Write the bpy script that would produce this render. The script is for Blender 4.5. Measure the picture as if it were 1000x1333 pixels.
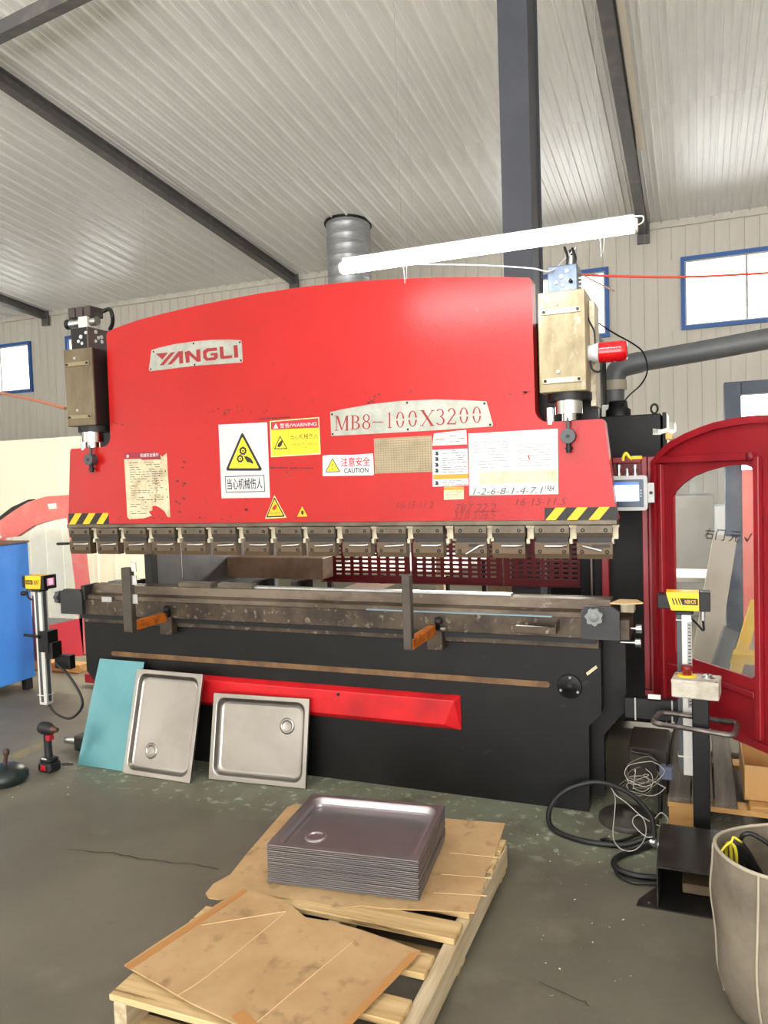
import bpy, math, random
from mathutils import Vector, Matrix
random.seed(7)
for o in list(bpy.data.objects): bpy.data.objects.remove(o)
S = bpy.context.scene
COL = S.collection
R = math.radians

# ------------------------------------------------------------------ camera
F = 1000.0                                  # focal length in pixels of a 1000x1333 frame
YAW, PIT, ROL = R(22.188), R(-2.92), R(-1.964)
CAM = Vector((1.9262, -3.5731, 1.6045))
FW = Vector((-math.sin(YAW)*math.cos(PIT), math.cos(YAW)*math.cos(PIT), math.sin(PIT)))
RT0 = Vector((math.cos(YAW), math.sin(YAW), 0)); UP0 = RT0.cross(FW)
RT = RT0*math.cos(ROL) + UP0*math.sin(ROL); UP = UP0*math.cos(ROL) - RT0*math.sin(ROL)
cd = bpy.data.cameras.new('camera'); cam = bpy.data.objects.new('camera', cd); COL.objects.link(cam)
cd.sensor_fit = 'VERTICAL'; cd.sensor_height = 36.0; cd.sensor_width = 27.0
cd.lens = F/1333.0*36.0; cd.clip_start = 0.05; cd.clip_end = 200
m3 = Matrix((RT, UP, -FW)).transposed()
cam.matrix_world = Matrix.Translation(CAM) @ m3.to_4x4()
S.camera = cam

# ------------------------------------------------------------------ world, exposure
w = bpy.data.worlds.new('world'); S.world = w; w.use_nodes = True
bg = w.node_tree.nodes['Background']; bg.inputs[0].default_value = (1.0, 0.995, 0.975, 1); bg.inputs[1].default_value = 5.3
S.view_settings.view_transform = 'Standard'; S.view_settings.look = 'None'
S.view_settings.gamma = 1.0; S.view_settings.use_curve_mapping = False
S.view_settings.exposure = 0.78

# ------------------------------------------------------------------ helpers
def ray(x, y): return FW + RT*((x-500)/F) - UP*((y-666.5)/F)
def P(x, y, X=None, Y=None, Z=None):
    """pixel -> point on the plane X=, Y= or Z="""
    d = ray(x, y)
    i, v = (0, X) if X is not None else (1, Y) if Y is not None else (2, Z)
    return CAM + d*((v-CAM[i])/d[i])
def XZ(pts, Y): return [(P(x, y, Y=Y).x, P(x, y, Y=Y).z) for x, y in pts]

def lin(c):
    c = c/255.0
    return c/12.92 if c <= 0.04045 else ((c+0.055)/1.055)**2.4
def rgb(r, g, b): return (lin(r), lin(g), lin(b), 1)

MATS = {}
def mat(name, col, rough=0.6, metal=0.0, col2=None, scale=6.0, lo=0.45, hi=0.65, detail=6, bump=0.0, bscale=60.0, stretch=(1,1,1), spec=0.5, col3=None, scale3=2.0, lo3=.55, hi3=.7, rvar=0.0, emit=None, estr=0, coat=0.0):
    if name in MATS: return MATS[name]
    m = bpy.data.materials.new(name); m.use_nodes = True
    nt = m.node_tree; b = nt.nodes['Principled BSDF']
    b.inputs['Base Color'].default_value = col; b.inputs['Roughness'].default_value = rough
    b.inputs['Metallic'].default_value = metal; b.inputs['Specular IOR Level'].default_value = spec
    b.inputs['Coat Weight'].default_value = coat
    tc = nt.nodes.new('ShaderNodeTexCoord'); mp = nt.nodes.new('ShaderNodeMapping'); mp.inputs['Scale'].default_value = stretch
    nt.links.new(tc.outputs['Object'], mp.inputs['Vector'])
    def noise(sc, det=6, rg=.6):
        n = nt.nodes.new('ShaderNodeTexNoise'); n.inputs['Scale'].default_value = sc; n.inputs['Detail'].default_value = det; n.inputs['Roughness'].default_value = rg
        nt.links.new(mp.outputs[0], n.inputs['Vector']); return n
    cur = None
    def mixin(cur, base, other, sc, l, h):
        n = noise(sc, detail); r = nt.nodes.new('ShaderNodeMapRange'); r.inputs[1].default_value = l; r.inputs[2].default_value = h
        nt.links.new(n.outputs['Fac'], r.inputs[0])
        mx = nt.nodes.new('ShaderNodeMix'); mx.data_type = 'RGBA'
        nt.links.new(r.outputs[0], mx.inputs['Factor'])
        if cur is None: mx.inputs['A'].default_value = base
        else: nt.links.new(cur, mx.inputs['A'])
        mx.inputs['B'].default_value = other
        return mx.outputs['Result']
    if col2: cur = mixin(None, col, col2, scale, lo, hi)
    if col3: cur = mixin(cur, col, col3, scale3, lo3, hi3)
    if cur is not None: nt.links.new(cur, b.inputs['Base Color'])
    if rvar:
        n = noise(scale*1.7, 4); r = nt.nodes.new('ShaderNodeMapRange'); r.inputs[3].default_value = max(0, rough-rvar); r.inputs[4].default_value = min(1, rough+rvar)
        nt.links.new(n.outputs['Fac'], r.inputs[0]); nt.links.new(r.outputs[0], b.inputs['Roughness'])
    if bump:
        n = noise(bscale, 5); bp = nt.nodes.new('ShaderNodeBump'); bp.inputs['Strength'].default_value = bump; bp.inputs['Distance'].default_value = .01
        nt.links.new(n.outputs['Fac'], bp.inputs['Height']); nt.links.new(bp.outputs[0], b.inputs['Normal'])
    if emit: b.inputs['Emission Color'].default_value = emit; b.inputs['Emission Strength'].default_value = estr
    MATS[name] = m; return m

def glass(name, tint=(.97,.98,.98,1), haze=.12, hcol=(.8,.82,.84,1), scale=5.0, lo=.45, hi=.8, rough=.04):
    m = bpy.data.materials.new(name); m.use_nodes = True; nt = m.node_tree; nt.nodes.clear()
    out = nt.nodes.new('ShaderNodeOutputMaterial')
    tr = nt.nodes.new('ShaderNodeBsdfTransparent'); tr.inputs[0].default_value = tint
    df = nt.nodes.new('ShaderNodeBsdfDiffuse'); df.inputs[0].default_value = hcol
    gl = nt.nodes.new('ShaderNodeBsdfGlossy'); gl.inputs['Roughness'].default_value = rough
    tc = nt.nodes.new('ShaderNodeTexCoord'); n = nt.nodes.new('ShaderNodeTexNoise'); n.inputs['Scale'].default_value = scale; n.inputs['Detail'].default_value = 8; n.inputs['Roughness'].default_value = .7
    nt.links.new(tc.outputs['Object'], n.inputs['Vector'])
    mr = nt.nodes.new('ShaderNodeMapRange'); mr.inputs[1].default_value = lo; mr.inputs[2].default_value = hi; mr.inputs[3].default_value = haze*.3; mr.inputs[4].default_value = min(1, haze*3)
    nt.links.new(n.outputs['Fac'], mr.inputs[0])
    m1 = nt.nodes.new('ShaderNodeMixShader'); nt.links.new(mr.outputs[0], m1.inputs[0]); nt.links.new(tr.outputs[0], m1.inputs[1]); nt.links.new(df.outputs[0], m1.inputs[2])
    m2 = nt.nodes.new('ShaderNodeMixShader'); m2.inputs[0].default_value = .05; nt.links.new(m1.outputs[0], m2.inputs[1]); nt.links.new(gl.outputs[0], m2.inputs[2])
    nt.links.new(m2.outputs[0], out.inputs[0]); MATS[name] = m; return m

WORG = {}
class MB:
    """collects faces, then links them as ONE mesh object"""
    def __init__(s): s.v = []; s.f = []; s.m = []; s.sm = []; s.mats = []
    def mi(s, m):
        if m not in s.mats: s.mats.append(m)
        return s.mats.index(m)
    def add(s, vs, fs, m, smooth=False):
        b = len(s.v); i = s.mi(m); s.v += [tuple(v) for v in vs]
        for f in fs: s.f.append([b+k for k in f]); s.m.append(i); s.sm.append(smooth)
        return s
    def box(s, x0, x1, y0, y1, z0, z1, m, M=None):
        vs = [Vector((x, y, z)) for x in (x0, x1) for y in (y0, y1) for z in (z0, z1)]
        if M is not None: vs = [M @ v for v in vs]
        return s.add(vs, [(0,1,3,2),(4,6,7,5),(0,4,5,1),(2,3,7,6),(0,2,6,4),(1,5,7,3)], m)
    def bbox(s, x0, x1, y0, y1, z0, z1, m, c=.004, M=None):
        """box with chamfered edges"""
        X = (x0, x1); Y = (y0, y1); Z = (z0, z1); vs = []; idx = {}
        for i in (0,1):
            for j in (0,1):
                for k in (0,1):
                    sx, sy, sz = (1-2*i)*c, (1-2*j)*c, (1-2*k)*c
                    for a, d in enumerate(((0,sy,sz),(sx,0,sz),(sx,sy,0))):
                        idx[i,j,k,a] = len(vs); vs.append(Vector((X[i]+d[0], Y[j]+d[1], Z[k]+d[2])))
        fs = []
        q = ((0,0),(1,0),(1,1),(0,1))
        for i in (0,1):
            f = [idx[i,a,b,0] for a, b in q]; fs.append(f if i else f[::-1])
            f = [idx[a,i,b,1] for a, b in q]; fs.append(f[::-1] if i else f)
            f = [idx[a,b,i,2] for a, b in q]; fs.append(f if i else f[::-1])
        for i in (0,1):
            for j in (0,1):
                f = [idx[0,i,j,1], idx[1,i,j,1], idx[1,i,j,2], idx[0,i,j,2]]; fs.append(f if (i ^ j) == 0 else f[::-1])
                f = [idx[i,0,j,0], idx[i,1,j,0], idx[i,1,j,2], idx[i,0,j,2]]; fs.append(f if (i ^ j) else f[::-1])
                f = [idx[i,j,0,0], idx[i,j,1,0], idx[i,j,1,1], idx[i,j,0,1]]; fs.append(f if (i ^ j) == 0 else f[::-1])
                for k in (0,1):
                    pass
        for i in (0,1):
            for j in (0,1):
                for k in (0,1):
                    f = [idx[i,j,k,0], idx[i,j,k,1], idx[i,j,k,2]]; fs.append(f if (i+j+k) % 2 else f[::-1])
        if M is not None: vs = [M @ v for v in vs]
        return s.add(vs, fs, m)
    def cyl(s, a, b, r, m, n=20, r2=None, caps=True, smooth=True):
        a = Vector(a); b = Vector(b); d = (b-a).normalized(); r2 = r if r2 is None else r2
        u = d.orthogonal().normalized(); v = d.cross(u)
        vs = [a+(u*math.cos(t)+v*math.sin(t))*r for t in [2*math.pi*i/n for i in range(n)]] + [b+(u*math.cos(t)+v*math.sin(t))*r2 for t in [2*math.pi*i/n for i in range(n)]]
        s.add(vs, [(i, (i+1) % n, n+(i+1) % n, n+i) for i in range(n)], m, smooth)
        if caps:
            s.add(vs[:n], [tuple(range(n))[::-1]], m); s.add(vs[n:], [tuple(range(n))], m)
        return s
    def lathe(s, o, ax, prof, m, n=24, smooth=True):
        """prof: list of (distance along axis, radius)"""
        o = Vector(o); ax = Vector(ax).normalized(); u = ax.orthogonal().normalized(); v = ax.cross(u); vs = []
        for h, r in prof: vs += [o+ax*h+(u*math.cos(2*math.pi*i/n)+v*math.sin(2*math.pi*i/n))*max(r, 1e-5) for i in range(n)]
        fs = [(k*n+i, k*n+(i+1) % n, (k+1)*n+(i+1) % n, (k+1)*n+i) for k in range(len(prof)-1) for i in range(n)]
        return s.add(vs, fs, m, smooth)
    def tube(s, pts, r, m, n=8, smooth_path=True, closed=False, sub=6):
        pts = [Vector(p) for p in pts]
        if smooth_path and len(pts) > 2:
            q = []; N = len(pts); rng = range(N) if closed else range(N-1)
            for i in rng:
                p0 = pts[(i-1) % N] if (closed or i > 0) else pts[i]*2-pts[i+1]
                p1 = pts[i]; p2 = pts[(i+1) % N]
                p3 = pts[(i+2) % N] if (closed or i+2 < N) else p2*2-p1
                for k in range(sub):
                    t = k/sub
                    q.append(.5*((2*p1)+(p2-p0)*t+(2*p0-5*p1+4*p2-p3)*t*t+(3*p1-p0-3*p2+p3)*t**3))
            if not closed: q.append(pts[-1])
            pts = q
        N = len(pts); vs = []; u = None
        for i, p in enumerate(pts):
            if closed: d = pts[(i+1) % N]-pts[i-1]
            else: d = pts[min(i+1, N-1)]-pts[max(i-1, 0)]
            if d.length < 1e-9: d = Vector((0,0,1))
            d.normalize()
            u = d.orthogonal().normalized() if u is None else (u-d*u.dot(d)).normalized()
            v = d.cross(u)
            vs += [p+(u*math.cos(2*math.pi*k/n)+v*math.sin(2*math.pi*k/n))*r for k in range(n)]
        M_ = N if closed else N-1
        fs = [(i*n+k, i*n+(k+1) % n, ((i+1) % N)*n+(k+1) % n, ((i+1) % N)*n+k) for i in range(M_) for k in range(n)]
        s.add(vs, fs, m, True)
        if not closed:
            s.add(vs[:n], [tuple(range(n))[::-1]], m); s.add(vs[-n:], [tuple(range(n))], m)
        return s
    def prism(s, pts, y0, y1, m, ax='Y', smooth=False):
        """polygon pts in XZ (ax Y), YZ (ax X) or XY (ax Z), extruded from y0 to y1"""
        a = sum(pts[i][0]*pts[(i+1) % len(pts)][1]-pts[(i+1) % len(pts)][0]*pts[i][1] for i in range(len(pts)))
        if a < 0: pts = pts[::-1]
        f = {'Y': lambda p, t: (p[0], t, p[1]), 'X': lambda p, t: (t, p[0], p[1]), 'Z': lambda p, t: (p[0], p[1], t)}[ax]
        n = len(pts); lo = [f(p, y0) for p in pts]; hi = [f(p, y1) for p in pts]
        fl = ax == 'Y'
        t0 = tuple(range(n)); t1 = tuple(range(n))[::-1]
        s.add(lo, [t0 if fl else t1], m); s.add(hi, [t1 if fl else t0], m)
        sd = [(i, n+i, n+(i+1) % n, (i+1) % n) if fl else (i, (i+1) % n, n+(i+1) % n, n+i) for i in range(n)]
        return s.add(lo+hi, sd, m, smooth)
    def flat(s, pts, y, m):
        """one-sided polygon print facing -Y"""
        a = sum(pts[i][0]*pts[(i+1) % len(pts)][1]-pts[(i+1) % len(pts)][0]*pts[i][1] for i in range(len(pts)))
        if a < 0: pts = pts[::-1]
        return s.add([(p[0], y, p[1]) for p in pts], [tuple(range(len(pts)))], m)
    def ring(s, outer, inner, y0, y1, m):
        """frame between two XZ outlines of equal count"""
        n = len(outer); vs = [(p[0], y0, p[1]) for p in outer]+[(p[0], y0, p[1]) for p in inner]+[(p[0], y1, p[1]) for p in outer]+[(p[0], y1, p[1]) for p in inner]
        fs = []
        for i in range(n):
            j = (i+1) % n
            fs += [(i, j, n+j, n+i), (2*n+i, 3*n+i, 3*n+j, 2*n+j), (i, 2*n+i, 2*n+j, j), (n+i, n+j, 3*n+j, 3*n+i)]
        return s.add(vs, fs, m)
    def text(s, body, x0, x1, z0, z1, y, m, bold=0.0, flip=False, keep=False, shear=0.0):
        c = bpy.data.curves.new('t', 'FONT'); c.body = body; c.size = 1; c.offset = bold; c.resolution_u = 3; c.shear = shear
        o = bpy.data.objects.new('t', c); COL.objects.link(o); bpy.context.view_layer.update()
        me = bpy.data.meshes.new_from_object(o.evaluated_get(bpy.context.evaluated_depsgraph_get()))
        bpy.data.objects.remove(o); bpy.data.curves.remove(c)
        if not me.vertices: bpy.data.meshes.remove(me); return s
        xs = [v.co.x for v in me.vertices]; zs = [v.co.y for v in me.vertices]
        a, b, c0, d = min(xs), max(xs), min(zs), max(zs)
        vs = []
        for v in me.vertices:
            u = (v.co.x-a)/max(b-a, 1e-6); t = (v.co.y-c0)/max(d-c0, 1e-6)
            if flip: u, t = 1-u, 1-t
            vs.append((x0+u*(x1-x0), y, z0+t*(z1-z0)))
        s.add(vs, [tuple(p.vertices) for p in me.polygons], m)
        bpy.data.meshes.remove(me); return s
    def xf(s, M): s.v = [tuple(M @ Vector(v)) for v in s.v]; return s
    def build(s, name, parent=None, label=None, cat=None, group=None, kind=None, origin=None, bevel=0, seg=2, autosmooth=False):
        if origin is None:
            xs, ys, zs = zip(*s.v); origin = ((min(xs)+max(xs))/2, (min(ys)+max(ys))/2, min(zs))
        O = Vector(origin)
        me = bpy.data.meshes.new(name); me.from_pydata([Vector(v)-O for v in s.v], [], s.f)
        for m in s.mats: me.materials.append(m)
        me.polygons.foreach_set('material_index', s.m); me.polygons.foreach_set('use_smooth', s.sm); me.update()
        o = bpy.data.objects.new(name, me); COL.objects.link(o)
        WORG[o.name] = O
        if parent is not None: o.parent = parent; o.location = O-WORG[parent.name]
        else: o.location = O
        if bevel:
            b = o.modifiers.new('bevel', 'BEVEL'); b.width = bevel; b.segments = seg; b.limit_method = 'ANGLE'; b.angle_limit = R(40)
        tag(o, label, cat, group, kind); return o
def tag(o, label=None, cat=None, group=None, kind=None):
    for k, v in (('label', label), ('category', cat), ('group', group), ('kind', kind)):
        if v: o[k] = v
    return o
def empty(name, loc, label=None, cat=None, group=None, kind=None):
    o = bpy.data.objects.new(name, None); COL.objects.link(o); o.location = loc; o.empty_display_size = .1; WORG[o.name] = Vector(loc)
    return tag(o, label, cat, group, kind)
def inst(src, name, parent, loc, scale=None, rot=None):
    o = bpy.data.objects.new(name, src.data if hasattr(src, 'data') else src); COL.objects.link(o); o.parent = parent
    WORG[o.name] = Vector(loc)
    o.location = Vector(loc)-(WORG[parent.name] if parent else Vector((0,0,0)))
    if scale: o.scale = scale
    if rot: o.rotation_euler = rot
    return o
def rrect(x0, x1, z0, z1, r, n=4):
    p = []
    for cx, cz, a0 in ((x1-r, z1-r, 0), (x0+r, z1-r, 90), (x0+r, z0+r, 180), (x1-r, z0+r, 270)):
        for k in range(n+1): t = R(a0+90*k/n); p.append((cx+r*math.cos(t), cz+r*math.sin(t)))
    return p
def arc(cx, cz, r, a0, a1, n=16, rz=None):
    rz = r if rz is None else rz
    return [(cx+r*math.cos(R(a0+(a1-a0)*i/n)), cz+rz*math.sin(R(a0+(a1-a0)*i/n))) for i in range(n+1)]
def disc(cx, cz, r, n=20, rz=None): return arc(cx, cz, r, 0, 360*(n-1)/n, n-1, rz)

# ------------------------------------------------------------------ materials
RED = mat('red_paint', rgb(178,8,6), .34, 0, rgb(164,6,5), 1.6, .4, .7, spec=.38, bump=.10, bscale=90, col3=rgb(120,22,22), scale3=9, lo3=.68, hi3=.76, rvar=.06)
REDF = mat('red_frame_paint', rgb(150,24,34), .42, 0, rgb(120,18,28), 3, .4, .7, bump=.04)
REDD = mat('dark_red_paint', rgb(112,14,28), .5)
PINK = mat('overlit_red_paint', rgb(226,110,100), .5, 0, rgb(222,140,126), 5, .5, .7)  # overexposed paleness of the red left guard door put into the colour
BLK = mat('black_machine_paint', rgb(17,17,17), .5, 0, rgb(27,26,25), 4, .5, .75, bump=.05, col3=rgb(58,54,48), scale3=14, lo3=.68, hi3=.78, spec=.3)
BLK2 = mat('matt_black', rgb(18,18,19), .45, spec=.35)
RUB = mat('black_rubber', rgb(24,24,25), .5)
CHAR = mat('charcoal_steel', rgb(44,44,46), .5, .2, rgb(56,55,55), 5)
COLM = mat('dark_column_paint', rgb(58,60,68), .55, 0, rgb(66,68,76), 2)
RUST = mat('rusty_steel', rgb(78,66,52), .5, .35, rgb(48,38,30), 7, .42, .62, detail=12, bump=.14, bscale=34, col3=rgb(140,128,110), scale3=26, lo3=.58, hi3=.72)
RUST2 = mat('worn_brown_steel', rgb(98,80,60), .5, .3, rgb(72,56,42), 8, .4, .65, bump=.05, stretch=(.3,1,1))
BROWN = mat('rust_brown_strip', rgb(122,92,58), .65, .1, rgb(96,68,44), 9, .4, .6)
STEEL = mat('bright_steel', rgb(186,186,184), .28, .9, rgb(160,158,154), 12)
JAW = mat('clamp_steel', rgb(104,95,82), .42, .55, rgb(84,74,61), 8, .4, .65, bump=.03)
JAWD = mat('clamp_groove', rgb(48,46,46), .5, .4)
CREAMB = mat('bare_cast_steel', rgb(196,186,160), .55, .1, rgb(150,136,112), 14, .45, .65)
CYLM = mat('cylinder_cover_steel', rgb(146,134,104), .5, .35, rgb(102,86,60), 7, .42, .66, stretch=(1,1,.45), bump=.05, col3=rgb(188,180,158), scale3=9, lo3=.55, hi3=.7)
CHROME = mat('chrome', rgb(214,214,214), .14, 1.0)
SHEET = mat('stainless_sheet', rgb(158,152,146), .3, .95, rgb(146,140,134), 3, rvar=.05, bump=.05, bscale=3)
SHEETP = mat('stainless_sheet_violet', rgb(182,178,182), .3, .9, rgb(170,166,172), 3, rvar=.05)
TEAL = mat('teal_protective_film', rgb(88,142,150), .26, .3, rgb(100,154,158), 4, .4, .7, bump=.10, bscale=5)
PLATE = mat('nameplate_alloy', rgb(166,166,156), .5, .3, rgb(150,152,140), 14, .4, .6)
WHITE = mat('white_print', rgb(196,196,196), .5)
PAPER = mat('aged_paper', rgb(206,194,162), .7, 0, rgb(176,160,126), 10, .45, .62)
INK = mat('black_ink', rgb(24,22,22), .55)
INKG = mat('grey_ink', rgb(92,88,84), .7)
YEL = mat('sign_yellow', rgb(250,222,24), .45)
YELH = mat('hazard_yellow', rgb(250,180,10), .5)
REDP = mat('red_print', rgb(176,18,32), .5)
ORP = mat('orange_print', rgb(240,140,30), .5)
DKR = mat('letter_red', rgb(140,14,20), .5)
SENY = mat('sensor_yellow', rgb(246,190,10), .4)
BLUE = mat('blue_cabinet_paint', rgb(60,140,236), .45, 0, rgb(78,154,238), 4, .4, .7, bump=.05, col3=rgb(150,180,214), scale3=18, lo3=.7, hi3=.74)
BLUEW = mat('blue_window_frame', rgb(40,92,164), .45)
WALLP = mat('wall_panel_paint', rgb(206,200,188), .5, .05, rgb(188,184,176), 1.2, .4, .7, stretch=(3,3,.3))
ROOFP = mat('roof_panel_paint', rgb(238,237,232), .34, .05, rgb(206,206,204), 1.0, .4, .7, stretch=(3,.2,3))
BEAM = mat('grey_steel_beam', rgb(96,94,94), .55, .1, rgb(118,112,106), 5, .5, .7)
WOOD = mat('pallet_pine', rgb(212,184,136), .7, 0, rgb(184,152,102), 7, .4, .6, stretch=(.25,4,4), bump=.14, bscale=20, col3=rgb(96,74,50), scale3=14, lo3=.60, hi3=.72)
WOODG = mat('grey_weathered_wood', rgb(112,104,94), .8, 0, rgb(88,80,72), 6, .4, .6, stretch=(4,.3,4))
WOODO = mat('orange_pine', rgb(196,150,92), .7, 0, rgb(168,122,70), 6, stretch=(.3,3,3))
CARD = mat('cardboard', rgb(192,160,116), .75, 0, rgb(176,143,100), 4, .4, .65, bump=.05, bscale=14, col3=rgb(150,120,84), scale3=11, lo3=.56, hi3=.70)
CARDB = mat('box_cardboard', rgb(190,146,92), .75, 0, rgb(176,130,80), 3)
CANVAS = mat('grey_canvas', rgb(128,118,102), .9, 0, rgb(102,93,79), 5, .4, .65, bump=.18, bscale=40, col3=rgb(92,80,66), scale3=7, lo3=.62, hi3=.78)
CANVASL = mat('canvas_hem', rgb(172,162,142), .9, bump=.1)
CREAM = mat('cream_panel_paint', rgb(246,238,212), .5)
ORANGE = mat('orange_square_bar', rgb(196,104,24), .45, .1, rgb(150,76,24), 20, .5, .65)
GREY = mat('light_grey_plastic', rgb(184,184,182), .5)
GREYD = mat('dark_grey_plastic', rgb(70,72,76), .5)
GALV = mat('galvanised_duct', rgb(158,160,164), .4, .5, rgb(176,178,180), 6, .4, .6, stretch=(1,1,6))
PIPEG = mat('grey_pipe', rgb(84,86,88), .5, .1, rgb(98,98,98), 4)
COPPER = mat('copper_tube', rgb(206,132,100), .35, .4)
REDG = mat('red_lens', rgb(190,6,14), .12, 0, coat=.5)
REDW = mat('red_wire', rgb(214,74,60), .5)
WWIRE = mat('white_wire', rgb(178,174,166), .6)
YWIRE = mat('yellow_wire', rgb(226,206,60), .5)
ESTOP = mat('estop_red', rgb(116,24,24), .4)
TIN = mat('white_sheet', rgb(222,220,212), .4)
GLASSW = glass('window_pane_glass', haze=.1, lo=.4)
GLASSD = glass('scratched_acrylic', tint=(.93,.95,.96,1), haze=.05, lo=.42, hi=.75, scale=3.5, hcol=(.78,.8,.82,1), rough=.15)
TUBE = mat('lamp_tube', rgb(255,255,255), .4, emit=(0.95,0.98,1,1), estr=26)
LED = mat('display_red', rgb(255,80,90), .4, emit=(1,.2,.25,1), estr=1.6)
SCR = mat('screen_lit', rgb(200,236,250), .3, emit=(.72,.92,1,1), estr=.9)
SCRB = mat('screen_bar', rgb(30,80,180), .3, emit=(.05,.14,.5,1), estr=.6)
SCRG = mat('screen_green', rgb(90,220,190), .3, emit=(.2,.75,.6,1), estr=.6)
FLOOR = mat('floor_concrete', rgb(116,111,97), .55, 0, rgb(94,90,78), .9, .35, .65, detail=12, bump=.06, bscale=30, col3=rgb(126,122,104), scale3=1.9, lo3=.56, hi3=.74, rvar=.1)
def worn_floor(m):
    """pale greenish wear along the foot of the press brake, broken up by noise"""
    nt = m.node_tree; b = nt.nodes['Principled BSDF']; src = b.inputs['Base Color'].links[0].from_socket
    N = nt.nodes.new; L = nt.links.new
    tc = N('ShaderNodeTexCoord'); sp = N('ShaderNodeSeparateXYZ'); L(tc.outputs['Object'], sp.inputs[0])
    def rng(sock, a, b_, c=0., d=1.):
        r = N('ShaderNodeMapRange'); r.interpolation_type = 'SMOOTHSTEP'
        for i, v in enumerate((a, b_, c, d)): r.inputs[i+1].default_value = v
        L(sock, r.inputs[0]); return r.outputs[0]
    def mul(p, q):
        k = N('ShaderNodeMath'); k.operation = 'MULTIPLY'; L(p, k.inputs[0]); L(q, k.inputs[1]); return k.outputs[0]
    def nz(sc, dt):
        n = N('ShaderNodeTexNoise'); n.inputs['Scale'].default_value = sc; n.inputs['Detail'].default_value = dt; n.inputs['Roughness'].default_value = .65; L(tc.outputs['Object'], n.inputs['Vector']); return n.outputs['Fac']
    band = mul(mul(rng(sp.outputs['Y'], -.62, -.30), rng(sp.outputs['Y'], .5, .1)), mul(rng(sp.outputs['X'], -1.6, -1.0), rng(sp.outputs['X'], 2.4, 1.9)))
    base = mul(band, rng(nz(3.2, 9), .36, .6, .15, .75)); flake = mul(band, rng(nz(15, 8), .55, .64, 0, .9))
    def mix(c, f, col):
        x = N('ShaderNodeMix'); x.data_type = 'RGBA'; L(f, x.inputs['Factor']); L(c, x.inputs['A']); x.inputs['B'].default_value = col; return x.outputs['Result']
    o = mix(mix(src, base, rgb(124,130,110)), flake, rgb(164,174,150))
    # fine speckle and dark oily stains
    o = mix(o, rng(nz(2.3, 10), .60, .72, 0, .45), rgb(66,62,54)); o = mix(o, rng(nz(70, 3), .62, .72, 0, .25), rgb(150,146,130))
    L(o, b.inputs['Base Color'])
worn_floor(FLOOR)
# ------------------------------------------------------------------ the setting
WY = 9.0                                            # back wall plane
ZE = P(846, 291.7, Y=WY).z                          # eaves height on the wall
SL = math.tan(R(6.6))                               # the roof rises towards the camera
def roofz(y): return ZE+(WY-y)*SL
def roofpt(x, y):
    d = ray(x, y); t = (ZE+(WY-CAM.y)*SL-CAM.z)/(d.z+d.y*SL); return CAM+d*t
def bar(mb, a, b, wd, ht, m, up=(0,0,1)):
    """rectangular bar from a to b (axis through its centre)"""
    a = Vector(a); b = Vector(b); d = (b-a); L = d.length; d.normalize(); s = d.cross(Vector(up)).normalized(); u = s.cross(d)
    M = Matrix((s, d, u)).transposed().to_4x4(); M.translation = a
    mb.box(-wd/2, wd/2, 0, L, -ht/2, ht/2, m, M); return mb

fl = MB(); fl.add([(-22,-9,0),(16,-9,0),(16,14,0),(-22,14,0)], [(0,1,2,3)], FLOOR)
floor = fl.build('floor', kind='structure', origin=(0,0,0))
# faded yellow floor line and the pale worn strip in front of the machine
a = P(-30, 1000, Z=0); b = P(62, 963, Z=0); c = P(62, 971, Z=0); d = P(-30, 1012, Z=0)
LINEM = mat('faded_yellow_line', rgb(140,128,86), .7, 0, rgb(112,106,96), 6, .4, .6)
MB().add([(v.x, v.y, .002) for v in (d, c, b, a)], [(0,1,2,3)], LINEM).build('floor_line', floor)
def wavy(p, q, n, amp): return [(p[0]+(q[0]-p[0])*i/n, p[1]+(q[1]-p[1])*i/n+random.uniform(-amp, amp)) for i in range(n+1)]
CRK = mat('floor_crack_dirt', rgb(62,58,52), .9)
def crack(px, wd):
    mb = MB(); pts = []
    for i in range(len(px)-1):
        for k in range(5):
            t = k/5; pts.append((px[i][0]+(px[i+1][0]-px[i][0])*t+random.uniform(-3,3), px[i][1]+(px[i+1][1]-px[i][1])*t+random.uniform(-1.5,1.5)))
    g = [P(x, y, Z=0) for x, y in pts]; vs = []; 
    for i, p in enumerate(g):
        d = (g[min(i+1, len(g)-1)]-g[max(i-1, 0)]); d.normalize(); s_ = Vector((-d.y, d.x, 0))*wd*random.uniform(.4,1)
        vs += [(p.x+s_.x, p.y+s_.y, .0045), (p.x-s_.x, p.y-s_.y, .0045)]
    mb.add(vs, [(2*i, 2*i+1, 2*i+3, 2*i+2) for i in range(len(g)-1)], CRK).build('floor_crack', floor)
crack([(90,1108),(150,1112),(200,1122),(240,1125),(298,1135)], .0035)
crack([(700,1280),(750,1300),(775,1315)], .003)
# chips and swarf scattered on the floor
chip = MB().add([(0,0,0),(.012,.002,0),(.010,.006,.002),(.001,.005,.001)], [(0,1,2,3)], TIN)
mb = MB()
for i in range(90):
    x, y = random.choice([(random.uniform(560,860), random.uniform(1050,1130)), (random.uniform(690,850), random.uniform(1100,1300)), (random.uniform(5,110), random.uniform(985,1040)), (random.uniform(380,700), random.uniform(1020,1065))])
    p = P(x, y, Z=0); a = random.uniform(0, 6.28); s_ = random.uniform(.25, .9)
    mb.add([(p.x+(u*math.cos(a)-v*math.sin(a))*s_, p.y+(u*math.sin(a)+v*math.cos(a))*s_, .004+z) for u, v, z in ((0,0,0),(.012,.002,0),(.010,.006,.002),(.001,.005,.001))], [(0,1,2,3)], TIN)
mb.build('floor_chips', floor, kind='stuff')

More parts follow.
